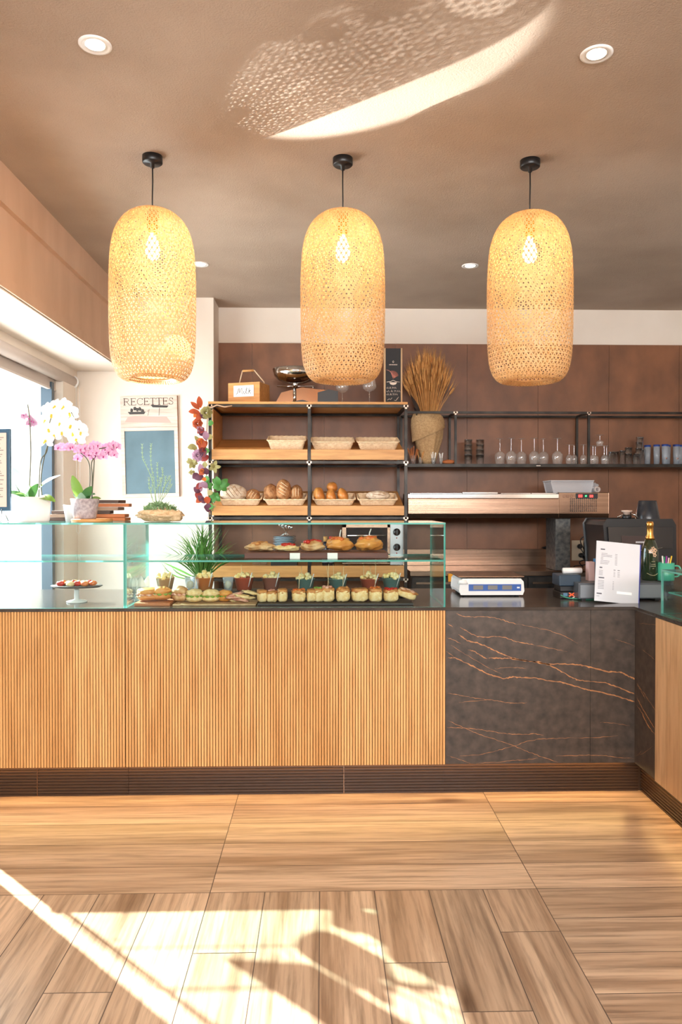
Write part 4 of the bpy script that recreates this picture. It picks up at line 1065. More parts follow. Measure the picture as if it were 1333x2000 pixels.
# plugs and sockets on the wall
def sockets(px, label, plugs):
    x, z = at(px, 1075, YB - .012)
    t = thing('wall_socket', label, 'socket', (x, YB - .0125, z))
    MB().box(-.075, .075, -.008, 0, -.085, .085).build('face_plate', mat('socket_cream', srgb(206, 188, 162), .5), t, bevel=.003)
    for (dx, dz) in plugs:
        MB().lathe([(0, 0), (.02, 0), (.022, .02), (.012, .045), (0, .046)], 16, M=Matrix.Translation((dx, -.008, dz)) @ Matrix.Rotation(PI / 2, 4, 'X')).build('plug', M_black, t)
    return t
sockets(1134, 'left cream wall socket plate with black plugs below the topping unit', [(-.01, .035), (.0, -.04)])
sockets(1156, 'right cream wall socket plate with black plug near the black machine', [(.01, .035)])
b = MB()
for k, (px0, py0, px1, py1) in enumerate(((1133, 1068, 1150, 1110), (1135, 1085, 1128, 1115), (1157, 1068, 1140, 1108), (1145, 1010, 1141, 1072))):
    x0, z0 = at(px0, py0, 6.27); x1, z1 = at(px1, py1, 6.27)
    c = MB(); c.tube(catmull([(x0, 6.27, z0), (x0 + .04, 6.25, lerp(z0, z1, .3) - .03), (x1 - .03, 6.26, lerp(z0, z1, .7)), (x1, 6.27, z1)], 6), .0045, 6)
    tag(c.build('power_cable', M_black), ['black cable looping down from the left plug', 'black cable dropping under the left socket plate', 'black cable running left from the right plug', 'thin black cable falling from the topping unit'][k], 'cable', 'tangled black power cables')

# oven, plates, bottles on shelf 4
zs4 = SHZ[2] - .010
x0 = ax(669, 5.72); x1 = ax(789, 5.72); wv = x1 - x0; hv = az(1020, 5.72, 700) - zs4
t = thing('countertop_oven', 'stainless countertop oven with glass door and two dark knobs', 'oven', (x0, 5.73, zs4))
MB().box(0, wv, .02, .45, 0.012, hv).build('oven_body', M_steel, t, bevel=.004)
dd = MB(); gx0 = .0; gx1 = wv * .78
dd.box(gx0, gx0 + .03, 0, .019, .03, hv - .012).box(gx1 - .02, gx1, 0, .019, .03, hv - .012).box(gx0, gx1, 0, .019, .03, .055).box(gx0, gx1, 0, .019, hv - .04, hv - .012)
d = dd.build('oven_door', M_steel, t)
MB().box(gx0 + .03, gx1 - .02, .004, .012, .055, hv - .04).build('door_glass', mat('oven_glass', srgb(40, 40, 42), .08, spec=.8), d)
MB().tube([(.04, -.03, hv - .10), (gx1 - .03, -.03, hv - .10)], .007, 8).tube([(.05, -.03, hv - .10), (.05, 0, hv - .10)], .005, 6).tube([(gx1 - .04, -.03, hv - .10), (gx1 - .04, 0, hv - .10)], .005, 6).build('door_handle', M_chrome, d)
MB().box(gx1 + .002, wv, .004, .019, .012, hv).build('control_panel', mat('oven_panel', srgb(160, 160, 160), .4, metal=.6), t)
for zz in (hv - .075, hv - .19):
    MB().lathe([(0, 0), (.028, 0), (.026, .02), (0, .021)], 24, M=Matrix.Translation((gx1 + (wv - gx1) / 2, .004, zz)) @ Matrix.Rotation(PI / 2, 4, 'X')).box(gx1 + (wv - gx1) / 2 - .004, gx1 + (wv - gx1) / 2 + .004, -.024, -.016, zz - .02, zz + .02).build('knob', M_black, t)
    MB().lathe([(0, 0), (.005, 0), (0, .003)], 10, M=Matrix.Translation((gx1 + (wv - gx1) / 2, .004, zz - .045)) @ Matrix.Rotation(PI / 2, 4, 'X')).build('pilot_lamp', mat('pilot_red', srgb(200, 60, 50), .4), t)
for sx_ in (.03, wv - .03):
    MB().tube([(sx_, .05, 0), (sx_, .05, .012)], .012, 10).build('foot', M_black, t)
tag(MB().box(-.24, .24, -.16, .16, 0, .012).build('baking_tray', M_steel, loc=(x0 + wv / 2, 5.93, zs4 + hv + .0005), bevel=.003), 'flat steel tray lying on top of the oven', 'tray')
tag(MB().box(-.10, .10, -.09, .09, 0, .11).build('storage_box', M_blackmat, loc=(ax(556, 5.84), 5.84, zs4), bevel=.003), 'plain dark box carrying the stack of grey plates', 'box')
for k in range(9):
    b = MB(); r = .088; b.shell([(0, .0), (r * .6, .0), (r, .012), (r, .014), (r * .58, .0035), (0, .0035)], 32)
    tag(b.build('plate', mat('plate_grey', srgb(150, 166, 176), .35), loc=(ax(556, 5.84) + (k % 3 - 1) * .001, 5.84, zs4 + .1105 + k * .0125)), 'grey plate, %s from the bottom of the stack on the rack' % ORD[k], 'plate', 'stack of grey plates on the rack')
zp = zs4 + .1105 + 9 * .0125 + .004
for k in range(5):
    a = .5 + k * .5; b = MB(); x_ = ax(558, 5.84)
    b.tube([(-.04 * math.cos(a), -.02, .0), (.05 * math.cos(a), .0 + .01 * k, .06 + .005 * k)], .0022, 5); b.blob((.055 * math.cos(a), .01 * k, .066 + .005 * k), (.011, .006, .014), k, 0, n=6)
    tag(b.build('teaspoon', M_chrome, loc=(x_, 5.83, zp)), 'metal teaspoon, %s from the left in the fan on the plates' % ORD[k], 'spoon', 'spoons on the stack of plates')
for k, (px, c) in enumerate(((636, srgb(196, 150, 90)), (647, srgb(196, 60, 50)))):
    t = thing('sauce_bottle', ('small dark bottle with tan cap behind the stuffed breads', 'small dark bottle with red cap behind the stuffed breads')[k], 'bottle', (ax(px, 5.78), 5.78, zs4)); t.scale = (1.4, 1.4, 1.5)
    MB().lathe([(0, 0), (.018, 0), (.018, .085), (.010, .11), (.009, .125), (0, .125)], 18).build('bottle_body', mat('dark_bottle', srgb(30, 34, 48), .15), t)
    MB().lathe([(0, .125), (.011, .125), (.011, .15), (0, .15)], 14).build('cap', mat('cap%d' % k, c, .4), t)
    MB().shell([(.0185, .02), (.0185, .06)], 18).build('label', mat('bottle_label', srgb(190, 200, 210), .6), t)
for k, px in enumerate((500, 515)):
    tumbler('clear glass jar standing %s on the lower rack shelf' % ('left', 'right')[k], (ax(px, 5.9), 5.9, zs4), .035, .16, None, 'glass_jar')
# ================================================================== ON THE WALL: RECIPE BOARD
x0, z1_ = at(240, 774, YW); x1, _ = at(351, 774, YW); z0_ = az(971, YW, 295)
Wb = x1 - x0; Hb = z1_ - z0_
t = thing('recipe_board', 'tall whitewashed wooden RECETTES board with a blue-grey chalkboard', 'board', (x0 + Wb / 2, YW, z0_), ry=-.022)
M_wash = wood('whitewashed_wood', srgb(222, 204, 192), srgb(206, 186, 172), srgb(170, 146, 130), 'x', .7, 1.2, knots=False)
hp = .245
b = MB(); z = Hb
for k in range(3): b.box(-Wb / 2, Wb / 2, -.014, -.002, Hb - hp * (k + 1) / 3 + .0008, Hb - hp * k / 3)
b.build('plank_header', M_wash, t)
fr = MB(); f = .028; top = Hb - hp - .001
fr.box(-Wb / 2, -Wb / 2 + f, -.022, -.002, 0, top).box(Wb / 2 - f, Wb / 2, -.022, -.002, 0, top).box(-Wb / 2 + f, Wb / 2 - f, -.022, -.002, 0, f).box(-Wb / 2 + f, Wb / 2 - f, -.022, -.002, top - f, top)
fr.build('frame', M_wash, t, bevel=.001)
MB().box(-Wb / 2 + f, Wb / 2 - f, -.012, -.004, f, top - f).build('chalkboard', mat('blue_grey_chalkboard', srgb(92, 118, 128), .6, col2=srgb(80, 104, 114), scale=(5, 5, 5)), t)
MB().box(Wb / 2, Wb / 2 + .004, -.022, -.0, 0, Hb).build('edge_strip', mat('edge_brown', srgb(130, 86, 60), .7), t)
# serif lettering built from strokes
def serif(ch):
    L = {'R': [[(.12, 0), (.12, 1)], [(.0, 0), (.26, 0)], [(0, 1), (.42, 1), (.62, .9), (.66, .75), (.58, .58), (.4, .52), (.12, .52)], [(.4, .52), (.72, 0), (.84, 0)]],
         'E': [[(.12, 0), (.12, 1)], [(0, 0), (.66, 0), (.68, .18)], [(0, 1), (.62, 1), (.64, .84)], [(.12, .52), (.46, .52)], [(.46, .42), (.46, .62)]],
         'C': [[(.74, .78), (.72, .98)], [(.74, .80), (.6, .95), (.42, 1), (.22, .92), (.08, .7), (.05, .48), (.1, .24), (.24, .06), (.44, 0), (.62, .05), (.76, .2)]],
         'T': [[(.36, 0), (.36, 1)], [(.22, 0), (.5, 0)], [(0, .82), (.02, 1), (.70, 1), (.72, .82)]],
         'S': [[(.52, .76), (.5, .98)], [(.52, .78), (.42, .95), (.27, 1), (.12, .92), (.08, .76), (.16, .62), (.42, .44), (.54, .28), (.48, .08), (.3, 0), (.12, .05), (.04, .22)], [(.04, .24), (.05, .02)]]}
    return L[ch], {'R': .9, 'E': .78, 'C': .86, 'T': .8, 'S': .66}[ch]
b = MB(); xx = 0; word = 'RECETTES'; tot = sum(serif(c)[1] for c in word); s = (Wb - .05) / tot
for ch in word:
    L, w_ = serif(ch)
    for pl_ in L:
        thick = .0030 if len(pl_) == 2 and pl_[0][0] == pl_[1][0] else .0019
        b.tube([(-Wb / 2 + .025 + (xx + p[0]) * s, -.0145, Hb - .068 + p[1] * .052) for p in pl_], thick, 5, sq=.4 if False else None)
    xx += w_
b.build('recettes_lettering', mat('ink_brown', srgb(78, 56, 50), .8), t)
b = MB(); yy = -.0146
def q(px, py): return (-Wb / 2 + (px - 240) / 111 * Wb, Hb - (py - 774) / 197 * Hb)
def poly(P, mi=0, d=.0006): b.prism([q(*p) for p in P][::-1], yy - d, yy, 'y', mi)
poly([(254, 804), (289, 804), (286, 809), (258, 809)]); 
for c_ in ((262, 801), (268, 798), (273, 800), (278, 799), (283, 802)):
    u = q(*c_); b.blob((u[0], yy, u[1]), (.012, .002, .014), c_[0], .2, n=6)
poly([(299, 791), (334, 793), (331, 797), (303, 796)]); b.tube([(q(316, 797)[0], yy, q(316, 797)[1]), (q(315, 812)[0], yy, q(315, 812)[1])], .0015, 5)
b.tube([(q(p_[0], p_[1])[0], yy, q(p_[0], p_[1])[1]) for p_ in ((292, 804), (296, 800), (294, 808), (293, 812))], .0014, 5)
poly([(254, 814), (268, 812), (330, 815), (339, 827), (248, 824)], 1)
b.build('painted_kitchen_motif', [mat('motif_dark', srgb(70, 66, 64), .8), mat('motif_pink', srgb(196, 160, 150), .8)], t)

# ================================================================== ON TOP OF THE GLASS CASE
ZTG = ZG + .0003
# menu stand, left edge
xr_ = ax(23, 3.82); t = thing('menu_stand', 'dark blue framed menu board standing at the left edge of the photo', 'menu board', (xr_ - .13, 3.82, ZTG), rz=-.12)
hb0 = .055; hb1 = az(838, 3.82, 10) - ZTG
MB().box(-.13, .13, 0, .014, hb0, hb1).build('frame', mat('frame_navy', srgb(52, 84, 108), .4), t, bevel=.003)
MB().box(-.112, .112, -.0025, -.0002, hb0 + .02, hb1 - .02).build('menu_sheet', mat('menu_sheet', srgb(208, 184, 170), .7), t)
b = MB()
for k in range(30):
    for c_ in (-.1, 0.02):
        ln = random.Random(k * 3 + int(c_ * 100)).uniform(.045, .08)
        if k % 8 == 7: continue
        b.box(c_, c_ + ln, -.0032, -.0026, hb1 - .045 - k * .0105, hb1 - .0415 - k * .0105)
b.build('menu_lines', mat('menu_ink', srgb(120, 104, 98), .8), t)
for s_ in (-.06, .085): MB().tube([(s_, .0, hb0 + .01), (s_, -.005, .004), (s_ - .01, -.05, .003)], .003, 6).tube([(s_, .012, hb0 + .01), (s_, .06, .003)], .003, 6).build('wire_foot', M_chrome, t)

# orchids
def flower_mesh(r, c1, name='flower'):
    b = MB()
    for k, (a, L, wd) in enumerate(((90, 1, .62), (210, 1, .58), (330, 1, .58), (20, 1.02, .9), (160, 1.02, .9))):
        a = math.radians(a); d = Vector((math.cos(a), 0, math.sin(a)))
        b.leaf(d * r * .06 + Vector((0, .001 * k, 0)), d * r * L + Vector((0, .10 * r, 0)), wd * r * 1.15, .10, 0, 6, nrm=(0, -1, 0), fold=.1)
    b.blob((0, -.12 * r, -.05 * r), (.13 * r, .14 * r, .16 * r), 2, .1, n=5, mi=1)
    b.leaf((0, -.1 * r, -.1 * r), (0, -.3 * r, -.4 * r), .3 * r, .2, 1, 4, nrm=(0, -1, .3))
    return b
def orchid(name, label, loc, pot, leaves, stems, flowers, fm, pot_m, lc_):
    t = thing(name, label, 'potted plant', loc)
    MB().shell(pot + [(pot[-1][0] * .93, pot[-1][1]), (pot[-1][0] * .9, pot[-1][1] - .02), (0, pot[-1][1] - .02)], 32).build('pot', pot_m, t)
    for i, (bx, by, tx, ty, tz, wd, cv) in enumerate(leaves):
        MB().leaf((bx, by, pot[-1][1] - .012), (tx, ty, tz), wd, cv, n=10, nrm=(0, -.4, 1) if abs(tx - bx) > (tz - pot[-1][1]) else (0, -1, .2)).build('leaf', lc_[i % len(lc_)], t)
    for st in stems: MB().tube(catmull(st, 6), .0028, 6).build('stem', mat('orchid_stem', srgb(92, 92, 72), .5), t)
    src = None
    for (x, y, z, sc, rz, ry) in flowers:
        if src is None: o = fm.build('flower', None or list(FM), t, loc=(x, y, z)); src = o
        else: o = src.copy(); C.objects.link(o); o.parent = t; o.location = (x, y, z)
        o.scale = (sc,) * 3; o.rotation_euler = (rz * .3, ry, rz)
    return t
lg = [mat('orchid_leaf', srgb(120, 158, 66), .4, trans=.35), mat('orchid_leaf_dark', srgb(70, 120, 62), .4, trans=.3), mat('orchid_leaf_blue', srgb(150, 184, 160), .4, trans=.3)]
M_wp = mat('white_petal', srgb(250, 248, 244), .5, trans=.4); M_yc = mat('yellow_centre', srgb(224, 190, 70), .5)
M_pp = mat('pink_petal', srgb(226, 160, 206), .5, trans=.35, col2=srgb(244, 216, 236), scale=(90, 90, 90)); M_mc = mat('magenta_centre', srgb(178, 50, 130), .5)
FM = (M_wp, M_yc)
Yo = 3.86; lx = ax(64, Yo); O = lambda px, py, dy=0: (at(px, py, Yo)[0] - lx, dy, at(px, py, Yo)[1] - ZTG)
def F(L, sc, seed):
    r = random.Random(seed); out = []
    for px, py in L:
        o = O(px, py, r.uniform(-.04, .04)); out.append((o[0], o[1], o[2], sc * r.uniform(.85, 1.1), r.uniform(-.6, .6), r.uniform(-.3, .3)))
    return out
wf = F([(120, 828), (105, 812), (92, 800), (112, 795), (132, 806), (140, 832), (150, 835), (158, 845), (145, 855), (138, 845), (88, 822), (98, 840), (95, 862), (105, 850), (122, 845), (126, 795)], 1, 4)
orchid('potted_orchid', 'white orchid with large blooms in a plain white round pot', (lx, Yo, ZTG), [(0, 0), (.076, 0), (.080, .01), (.086, .125)],
       [(0, 0, -.09, -.02, .27, .055, .1), (0, 0, .14, 0, .235, .055, .12), (0.02, -.02, .13, -.05, .10, .06, .15), (-.02, -.02, -.12, -.04, .15, .05, .1), (0, -.03, .05, -.06, .19, .045, .1), (0, .02, -.06, .03, .20, .05, .1), (.0, -.04, -.05, -.09, .14, .04, .15)],
       [[(.03, 0, .1), (.04, 0, .3), O(92, 880), O(96, 830), O(110, 800), O(135, 800), O(155, 840)], [(.05, 0, .1), O(80, 940), O(85, 900), O(95, 862)], [(-.02, 0, .1), (-.01, 0, .3), O(60, 870), O(58, 820), O(54, 790)], [(-.04, 0, .12), O(38, 960), O(30, 945)]],
       wf, flower_mesh(.046, 0), mat('white_pot', srgb(240, 236, 234), .4), [lg[2], lg[0], lg[0], lg[1], lg[1], lg[0], lg[0]])
FM = (mat('mauve_petal', srgb(190, 150, 176), .5, trans=.3), M_mc)
t_ = bpy.data.objects['potted_orchid']
src = None
for (px, py) in ((62, 822), (66, 826), (57, 828), (58, 818), (47, 812)):
    o = O(px, py)
    if src is None: src = flower_mesh(.02, 0).build('wilted_flower', list(FM), t_, loc=o)
    else: c = src.copy(); C.objects.link(c); c.location = o; c.rotation_euler = (0, px, 0)
# purple orchid on a round board
Yo = 3.82; lx = ax(166, Yo); lz = ZTG + .016
tag(MB().lathe([(0, 0), (.098, 0), (.10, .004), (.10, .012), (.098, .0155), (0, .0155)], 48).build('round_board', M_oakx, loc=(ax(180, Yo), Yo, ZTG)), 'round pale wooden board under the purple orchid pot', 'board')
O = lambda px, py, dy=0: (at(px, py, Yo)[0] - lx, dy, at(px, py, Yo)[1] - lz)
FM = (M_pp, M_mc)
fl = []
r = random.Random(9)
for k in range(13): fl.append((116 + k * 4.2 + r.uniform(-1, 1), 873 + r.uniform(-3, 3) + k * .4))
for k in range(13): fl.append((170 + k * 5.0, 874 + r.uniform(-5, 5)))
for k in range(13): fl.append((160 + k * 5.6, 889 + r.uniform(-5, 4)))
fl += [(150, 893), (156, 896)]
orchid('potted_orchid', 'purple orchid with many small blooms in a mottled grey pot', (lx, Yo, lz), [(0, 0), (.052, 0), (.055, .006), (.070, .10)],
       [(-.01, 0, -.055, -.02, .215, .05, .08), (0, -.02, .0, -.06, .13, .05, .2), (.02, -.02, .065, -.05, .12, .055, .2), (0, -.01, .05, -.05, .16, .05, .1), (-.02, 0, -.06, .02, .13, .04, .1), (.01, .0, .08, 0, .10, .045, .1)],
       [[(.02, 0, .09), O(176, 930), O(172, 900), O(150, 880), O(118, 872)], [(.035, 0, .09), O(180, 930), O(180, 900), O(200, 885), O(230, 885)], [(.03, .01, .09), O(182, 935), O(184, 900), O(184, 880), O(222, 872)]],
       F(fl, 1, 6), flower_mesh(.023, 0), mat('mottled_pot', srgb(186, 178, 182), .6, col2=srgb(150, 140, 146), scale=(70, 70, 70)), [lg[0], lg[2], lg[1], lg[1], lg[2], lg[0]])
tag(MB().shell([(0, 0), (.04, 0), (.052, .085), (.048, .085), (.038, .005), (0, .005)], 28).build('small_pot', mat('pale_pot', srgb(214, 216, 220), .5), loc=(ax(146, 3.95) - .005, 3.95, ZTG)), 'small pale empty pot tucked behind the mottled orchid pot', 'pot')
# wooden offcuts / serving boards in a pile
pile = [(205, 1011, .24, -.02, 0), (210, 1004, .20, .05, 0), (180, 998, .20, .1, 1), (196, 991, .22, -.05, 2), (205, 984, .26, .12, 0), (195, 978, .24, -.1, 1)]
cols = [M_rus, mat('dark_slate_wood', srgb(84, 66, 58), .7), mat('grey_wood', srgb(150, 126, 108), .7)]
zz = ZTG; labs = ['bottom', 'second from the bottom', 'third from the bottom', 'fourth from the bottom', 'fifth from the bottom', 'topmost']
for k, (px, py, L, rz, c_) in enumerate(pile):
    o = MB().cbox((0, 0, .009), (L, .11, .017)).build('rustic_board', cols[c_], loc=(ax(px, 4.03), 4.035, zz), bevel=.002); o.rotation_euler = (0, 0, rz); zz += .0185
    tag(o, 'rough wooden board, %s of the pile behind the orchid pot' % labs[k], 'board', 'pile of rough wooden boards')
for k in range(3):
    o = MB().cbox((0, 0, .009), (.11, .10, .017)).build('dark_coaster', cols[1 + k % 2], loc=(ax(130 + 3 * k, 4.03) - .02, 4.02, ZTG + k * .0185), bevel=.002)
    tag(o, 'dark square board, %s from the bottom, left of the orchid pot' % ORD[k], 'board', 'pile of dark square boards')
# bowl-like fern in burlap wrap
Yf = 3.88; lx = ax(313, Yf); t = thing('wrapped_plant', 'low green plant with tall wispy stems wrapped in straw coloured burlap', 'potted plant', (lx, Yf, ZTG))
b = MB(); b.blob((0, 0, .03), (.115, .09, .036), 5, .16, 2.5, n=16, flat=.8); b.blob((.075, -.03, .028), (.045, .04, .034), 9, .2, 2, n=10, flat=.75); b.build('burlap_wrap', mat('pale_burlap', srgb(230, 204, 166), .9, col2=srgb(206, 174, 132), scale=(60, 60, 60), bump=.6, bscale=(120, 120, 120)), t)
b = MB(); r = random.Random(2)
for k in range(240):
    a = r.uniform(0, 2 * PI); q_ = math.sqrt(r.random()); x = .085 * q_ * math.cos(a); y = .065 * q_ * math.sin(a)
    z = .05 + .03 * (1 - q_ * q_); b.leaf((x, y, z), (x + r.uniform(-.025, .025), y + r.uniform(-.03, .02), z + r.uniform(.008, .03)), .008, .1, 0, 3, nrm=(0, -.5, 1))
b.build('small_foliage', mat('sage_green', srgb(134, 170, 122), .6, trans=.3), t, kind='stuff')
b = MB()
def FO(px, py): return Vector((at(px, py, Yf)[0] - lx, 0, at(px, py, Yf)[1] - ZTG))
st = [((305, 985), (298, 940), (286, 910), (279, 895), (278, 870)), ((305, 985), (300, 935), (295, 910), (294, 885), (295, 869)), ((310, 985), (308, 950), (307, 925), (307, 906)), ((312, 985), (314, 950), (318, 930), (317, 916)), ((315, 985), (320, 955), (328, 940), (333, 932)), ((300, 985), (296, 960), (300, 945), (296, 930)), ((312, 985), (322, 965), (330, 950), (334, 938)), ((306, 985), (304, 960), (312, 945), (313, 935)),
      ((308, 985), (318, 960), (322, 945), (323, 932)), ((302, 985), (292, 955), (291, 935)), ((310, 985), (326, 965), (332, 955), (336, 948))]
for k, s_ in enumerate(st):
    P_ = [FO(*p) + Vector((0, .01 * math.sin(k), 0)) for p in s_]; P_ = catmull([tuple(p) for p in P_], 6); b.tube(P_, .0015, 5)
    for j, p in enumerate(P_[6::2]):
        for m_ in (-1, 1): b.leaf(p, Vector(p) + Vector((m_ * .006, -.003, .010)), .003, .1, 0, 3, nrm=(0, -1, .3))
b.build('wispy_stems', mat('pale_green', srgb(176, 204, 160), .6, trans=.3), t)

# ================================================================== FOOD IN THE GLASS CASE
ZB = ZT + .0005
M_crumb = mat('bread_crumb', srgb(244, 218, 168), .8, col2=srgb(230, 190, 128), scale=(60, 60, 60), bump=.3, bscale=(140, 140, 140))
M_toast = mat('toasted_top', srgb(214, 150, 84), .55, col2=srgb(178, 100, 50), scale=(45, 45, 45), bump=.3, bscale=(90, 90, 90))
M_tomato = mat('tomato', srgb(206, 84, 40), .35, col2=srgb(230, 140, 60), scale=(70, 70, 70)); M_redp = mat('red_pepper', srgb(190, 40, 30), .3)
M_ham = mat('cured_ham', srgb(206, 130, 110), .5, col2=srgb(236, 190, 164), scale=(50, 50, 20)); M_lett = mat('lettuce', srgb(150, 186, 80), .5, trans=.3); M_cream = mat('creamy', srgb(252, 236, 190), .5, col2=srgb(244, 206, 120), scale=(50, 50, 50))
M_stick = mat('pick_wood', srgb(232, 206, 160), .7); M_darkboard = mat('dark_slate', srgb(54, 46, 44), .5)
def pick(t, x, y, z, L, dx=0, dy=0): return MB().tube([(x, y, z), (x + dx, y + dy, z + L)], .0014, 5).build('pick', M_stick, t)
# slate trays
def tray(px0, px1, Y0, Y1, m, label, th=.010, z=ZB, name='serving_board', pyz=1183):
    x0 = at(px0, pyz, Y0)[0]; x1 = at(px1, pyz, Y0)[0]
    return tag(MB().box(x0, x1, Y0, Y1, z, z + th).build(name, m, bevel=.002), label, 'serving board'), z + th
_, zA = tray(262, 332, 3.70, 3.88, M_rus, 'small terracotta coloured wooden board at the left end of the food row', .014)
_, zBd = tray(337, 500, 3.70, 3.88, M_oakpale, 'pale wooden board below the wraps and cold cuts', .008)
_, zC = tray(503, 808, 3.70, 3.88, M_darkboard, 'long dark slate under the row of bread bites', .010)
_, zR = tray(290, 790, 3.91, 4.05, M_darkboard, 'dark riser board holding the row of snack cups', .045, name='riser_board')
def bite(px, w, h, top, label, rz=0, n=0, pk=None, Y=3.77, base=None, shape='cube'):
    x = ax(px, Y, 1170); z = base if base is not None else zC
    t = thing('bread_bite', label, 'sandwich', (x, Y, z + .0003), rz=rz, group='bread bites in the front row')
    d = .075; w *= 1.12; h *= 1.14
    MB().blob((0, 0, h * .5), (w / 2, d / 2, h * .5), px, .06, 3, n=12, pw=.55, mi=0).build('bread', M_crumb, t)
    b = MB(); b.blob((0, .002, h * .86), (w / 2 * 1.02, d / 2 * 1.02, h * .2), px + 1, .14, 4, n=10, pw=.6); b.build('toasted_crust', M_toast, t)
    if top:
        b = MB(); r = random.Random(px)
        for k in range(6): b.blob((r.uniform(-.32, .32) * w, r.uniform(-.3, .2) * d, h * 1.03), (w * .16, w * .16, h * .13), k, .2, n=6)
        b.build('topping', top, t)
    if pk: pick(t, 0, 0, h, .07 + pk, .004)
    return t
bite(584, .062, .050, M_tomato, 'square bread bite topped with chopped tomato', pk=.02)
bite(609, .045, .052, None, 'plain cream coloured bread bite right of the tomato-topped one')
bite(622, .040, .056, M_lett, 'narrow bread bite with yellow green filling', .2)
bite(641, .058, .060, M_ham, 'bread bite with pinkish topping under a long pick', pk=.05)
bite(670, .062, .056, M_toast, 'toasted square bite, fourth from the right end of the slate', pk=.04)
bite(703, .074, .056, None, 'wide pale sandwich bite near the right of the slate')
bite(733, .060, .056, M_tomato, 'bread bite with orange crust, third from the right end', .1, pk=.08)
bite(764, .066, .052, M_redp, 'bread bite with dark red topping, second from the right end')
t = bite(793, .085, .034, M_ham, 'slice of focaccia leaning at the right end of the slate', -.5, pk=None); t.rotation_euler = (0, .35, -.3); t.location.z += .018
bite(512, .040, .050, None, 'small bread roll slice between cold cuts and tomato bite', .3)
bite(533, .045, .046, M_ham, 'round filled roll end left of the tomato bite', -.2)
bite(552, .045, .054, None, 'cut roll showing its pale inside, just left of the tomato bite', .1)
def bun(px, py, Y, r, m, top, label, rz=0, z=None, pk=0, grp='filled rolls and focaccias'):
    x, zz = at(px, py, Y); z = z if z is not None else zz
    t = thing('filled_bread', label, 'sandwich', (x, Y, z + .0003), rz=rz, group=grp)
    MB().blob((0, 0, r[2] * .62), (r[0], r[1], r[2] * .62), px, .05, 2, n=12, flat=.97).build('bottom_bread', m, t)
    b = MB(); rr = random.Random(px + 3)
    for k in range(9):
        a = 2 * PI * k / 9; b.blob((math.cos(a) * r[0] * .82, math.sin(a) * r[1] * .82, r[2] * .95), (r[0] * .25, r[1] * .25, r[2] * .16), k, .3, n=6)
    b.build('filling', top, t)
    MB().blob((0, 0, r[2] * 1.35), (r[0] * .97, r[1] * .95, r[2] * .62), px + 5, .10, 2.2, n=14).build('top_bread', m, t)
    if pk: pick(t, 0, 0, r[2] * 1.8, pk, .01)
    return t
bun(290, 1170, 3.79, (.058, .05, .034), M_gold, M_ham, 'pale filled bun on the terracotta board, left of the pair', .1, zA)
bun(316, 1170, 3.80, (.050, .05, .036), M_gold, M_lett, 'golden filled bun on the terracotta board, right of the pair', -.2, zA)
bun(352, 1170, 3.80, (.040, .05, .040), M_crust, M_ham, 'leftmost folded focaccia on the pale board', .5, zBd)
bun(380, 1170, 3.77, (.042, .045, .034), M_crumb, M_lett, 'focaccia with lettuce, second from left on the pale board', -.3, zBd, .08)
bun(412, 1170, 3.78, (.045, .05, .032), M_crumb, M_lett, 'focaccia with lettuce, third from left on the pale board', .2, zBd)
bun(440, 1170, 3.80, (.036, .045, .030), M_gold, M_lett, 'rightmost filled roll on the pale board', .7, zBd)
t = thing('cold_cut_plate', 'heap of folded cured ham slices and cheese right of the wraps', 'cold cuts', (ax(470, 3.79, 1175), 3.79, zBd + .0003))
r = random.Random(21)
for k in range(7):
    b = MB(); b.blob((r.uniform(-.05, .05), r.uniform(-.03, .03), .008 + .006 * k), (.045, .03, .008), k, .3, 3, n=9, M=Matrix.Rotation(r.uniform(-.3, .3), 4, 'Y')); b.build('ham_slice', M_ham if k % 2 else M_crumb, t)
# cups
def cup(px, col, top, label, r=.036, h=.062, pk=((0, .07, 0),), spoon=True, Y=3.98, base=None, fill=None):
    r *= 1.14; h *= .92; x = ax(px, Y, 1150); t = thing('snack_cup', label, 'cup', (x, Y, (base if base is not None else zR) + .0003), group='cups of savoury snacks with picks')
    MB().shell([(0, 0), (r * .72, 0), (r, h), (r * 1.04, h), (r * 1.04, h + .002), (r * .96, h + .002), (r * .68, .003), (0, .003)], 24).build('cup_body', glass('cup_' + col[0], tuple(v ** .5 for v in col[1][:3]) + (1,), 1.45, .1, .5, tuple(v ** .8 for v in col[1][:3]) + (1,)), t)
    MB().lathe([(0, .004), (r * .66, .004), (r * .90, h * .9), (0, h * .93)], 20).build('dip', mat('dip_' + col[0], col[1], .5), t)
    b = MB(); rr = random.Random(px)
    for k in range(16):
        a = rr.uniform(0, 2 * PI); q_ = math.sqrt(rr.random()) * r * .85; s_ = rr.uniform(.009, .015)
        b.blob((q_ * math.cos(a), q_ * math.sin(a), h + .002 + (r - q_) * rr.uniform(.1, .7)), (s_, s_, s_ * .8), k, .3, 3, n=5)
    b.build('snack_topping', top, t, kind='stuff')
    for dx, L, lean in pk: pick(t, dx, -.01, h * .6, L + h * .4, lean)
    if spoon: MB().tube([(r * .5, -r * .6, h * .3), (r * .9, -r * .9, h + .03)], [.003, .004], 6, sq=.4).build('plastic_spoon', M_white_gloss, t)
    return t
cT = ('teal', srgb(130, 172, 166)); cR = ('red', srgb(232, 116, 88)); cO = ('orange', srgb(244, 160, 92)); cB = ('tan', srgb(214, 176, 130)); cP = ('pink', srgb(206, 130, 110))
cup(323, cB, M_cream, 'large tan cup heaped with pale chips above the left buns', .042, .070)
cup(401, cO, M_cream, 'orange cup with golden chips above the wraps', .042, .070, ((0, .05, .004), (.02, .04, .01)))
cup(477, cR, M_cream, 'red cup with popcorn above the cold cuts', .045, .070, ((-.01, .07, -.003),))
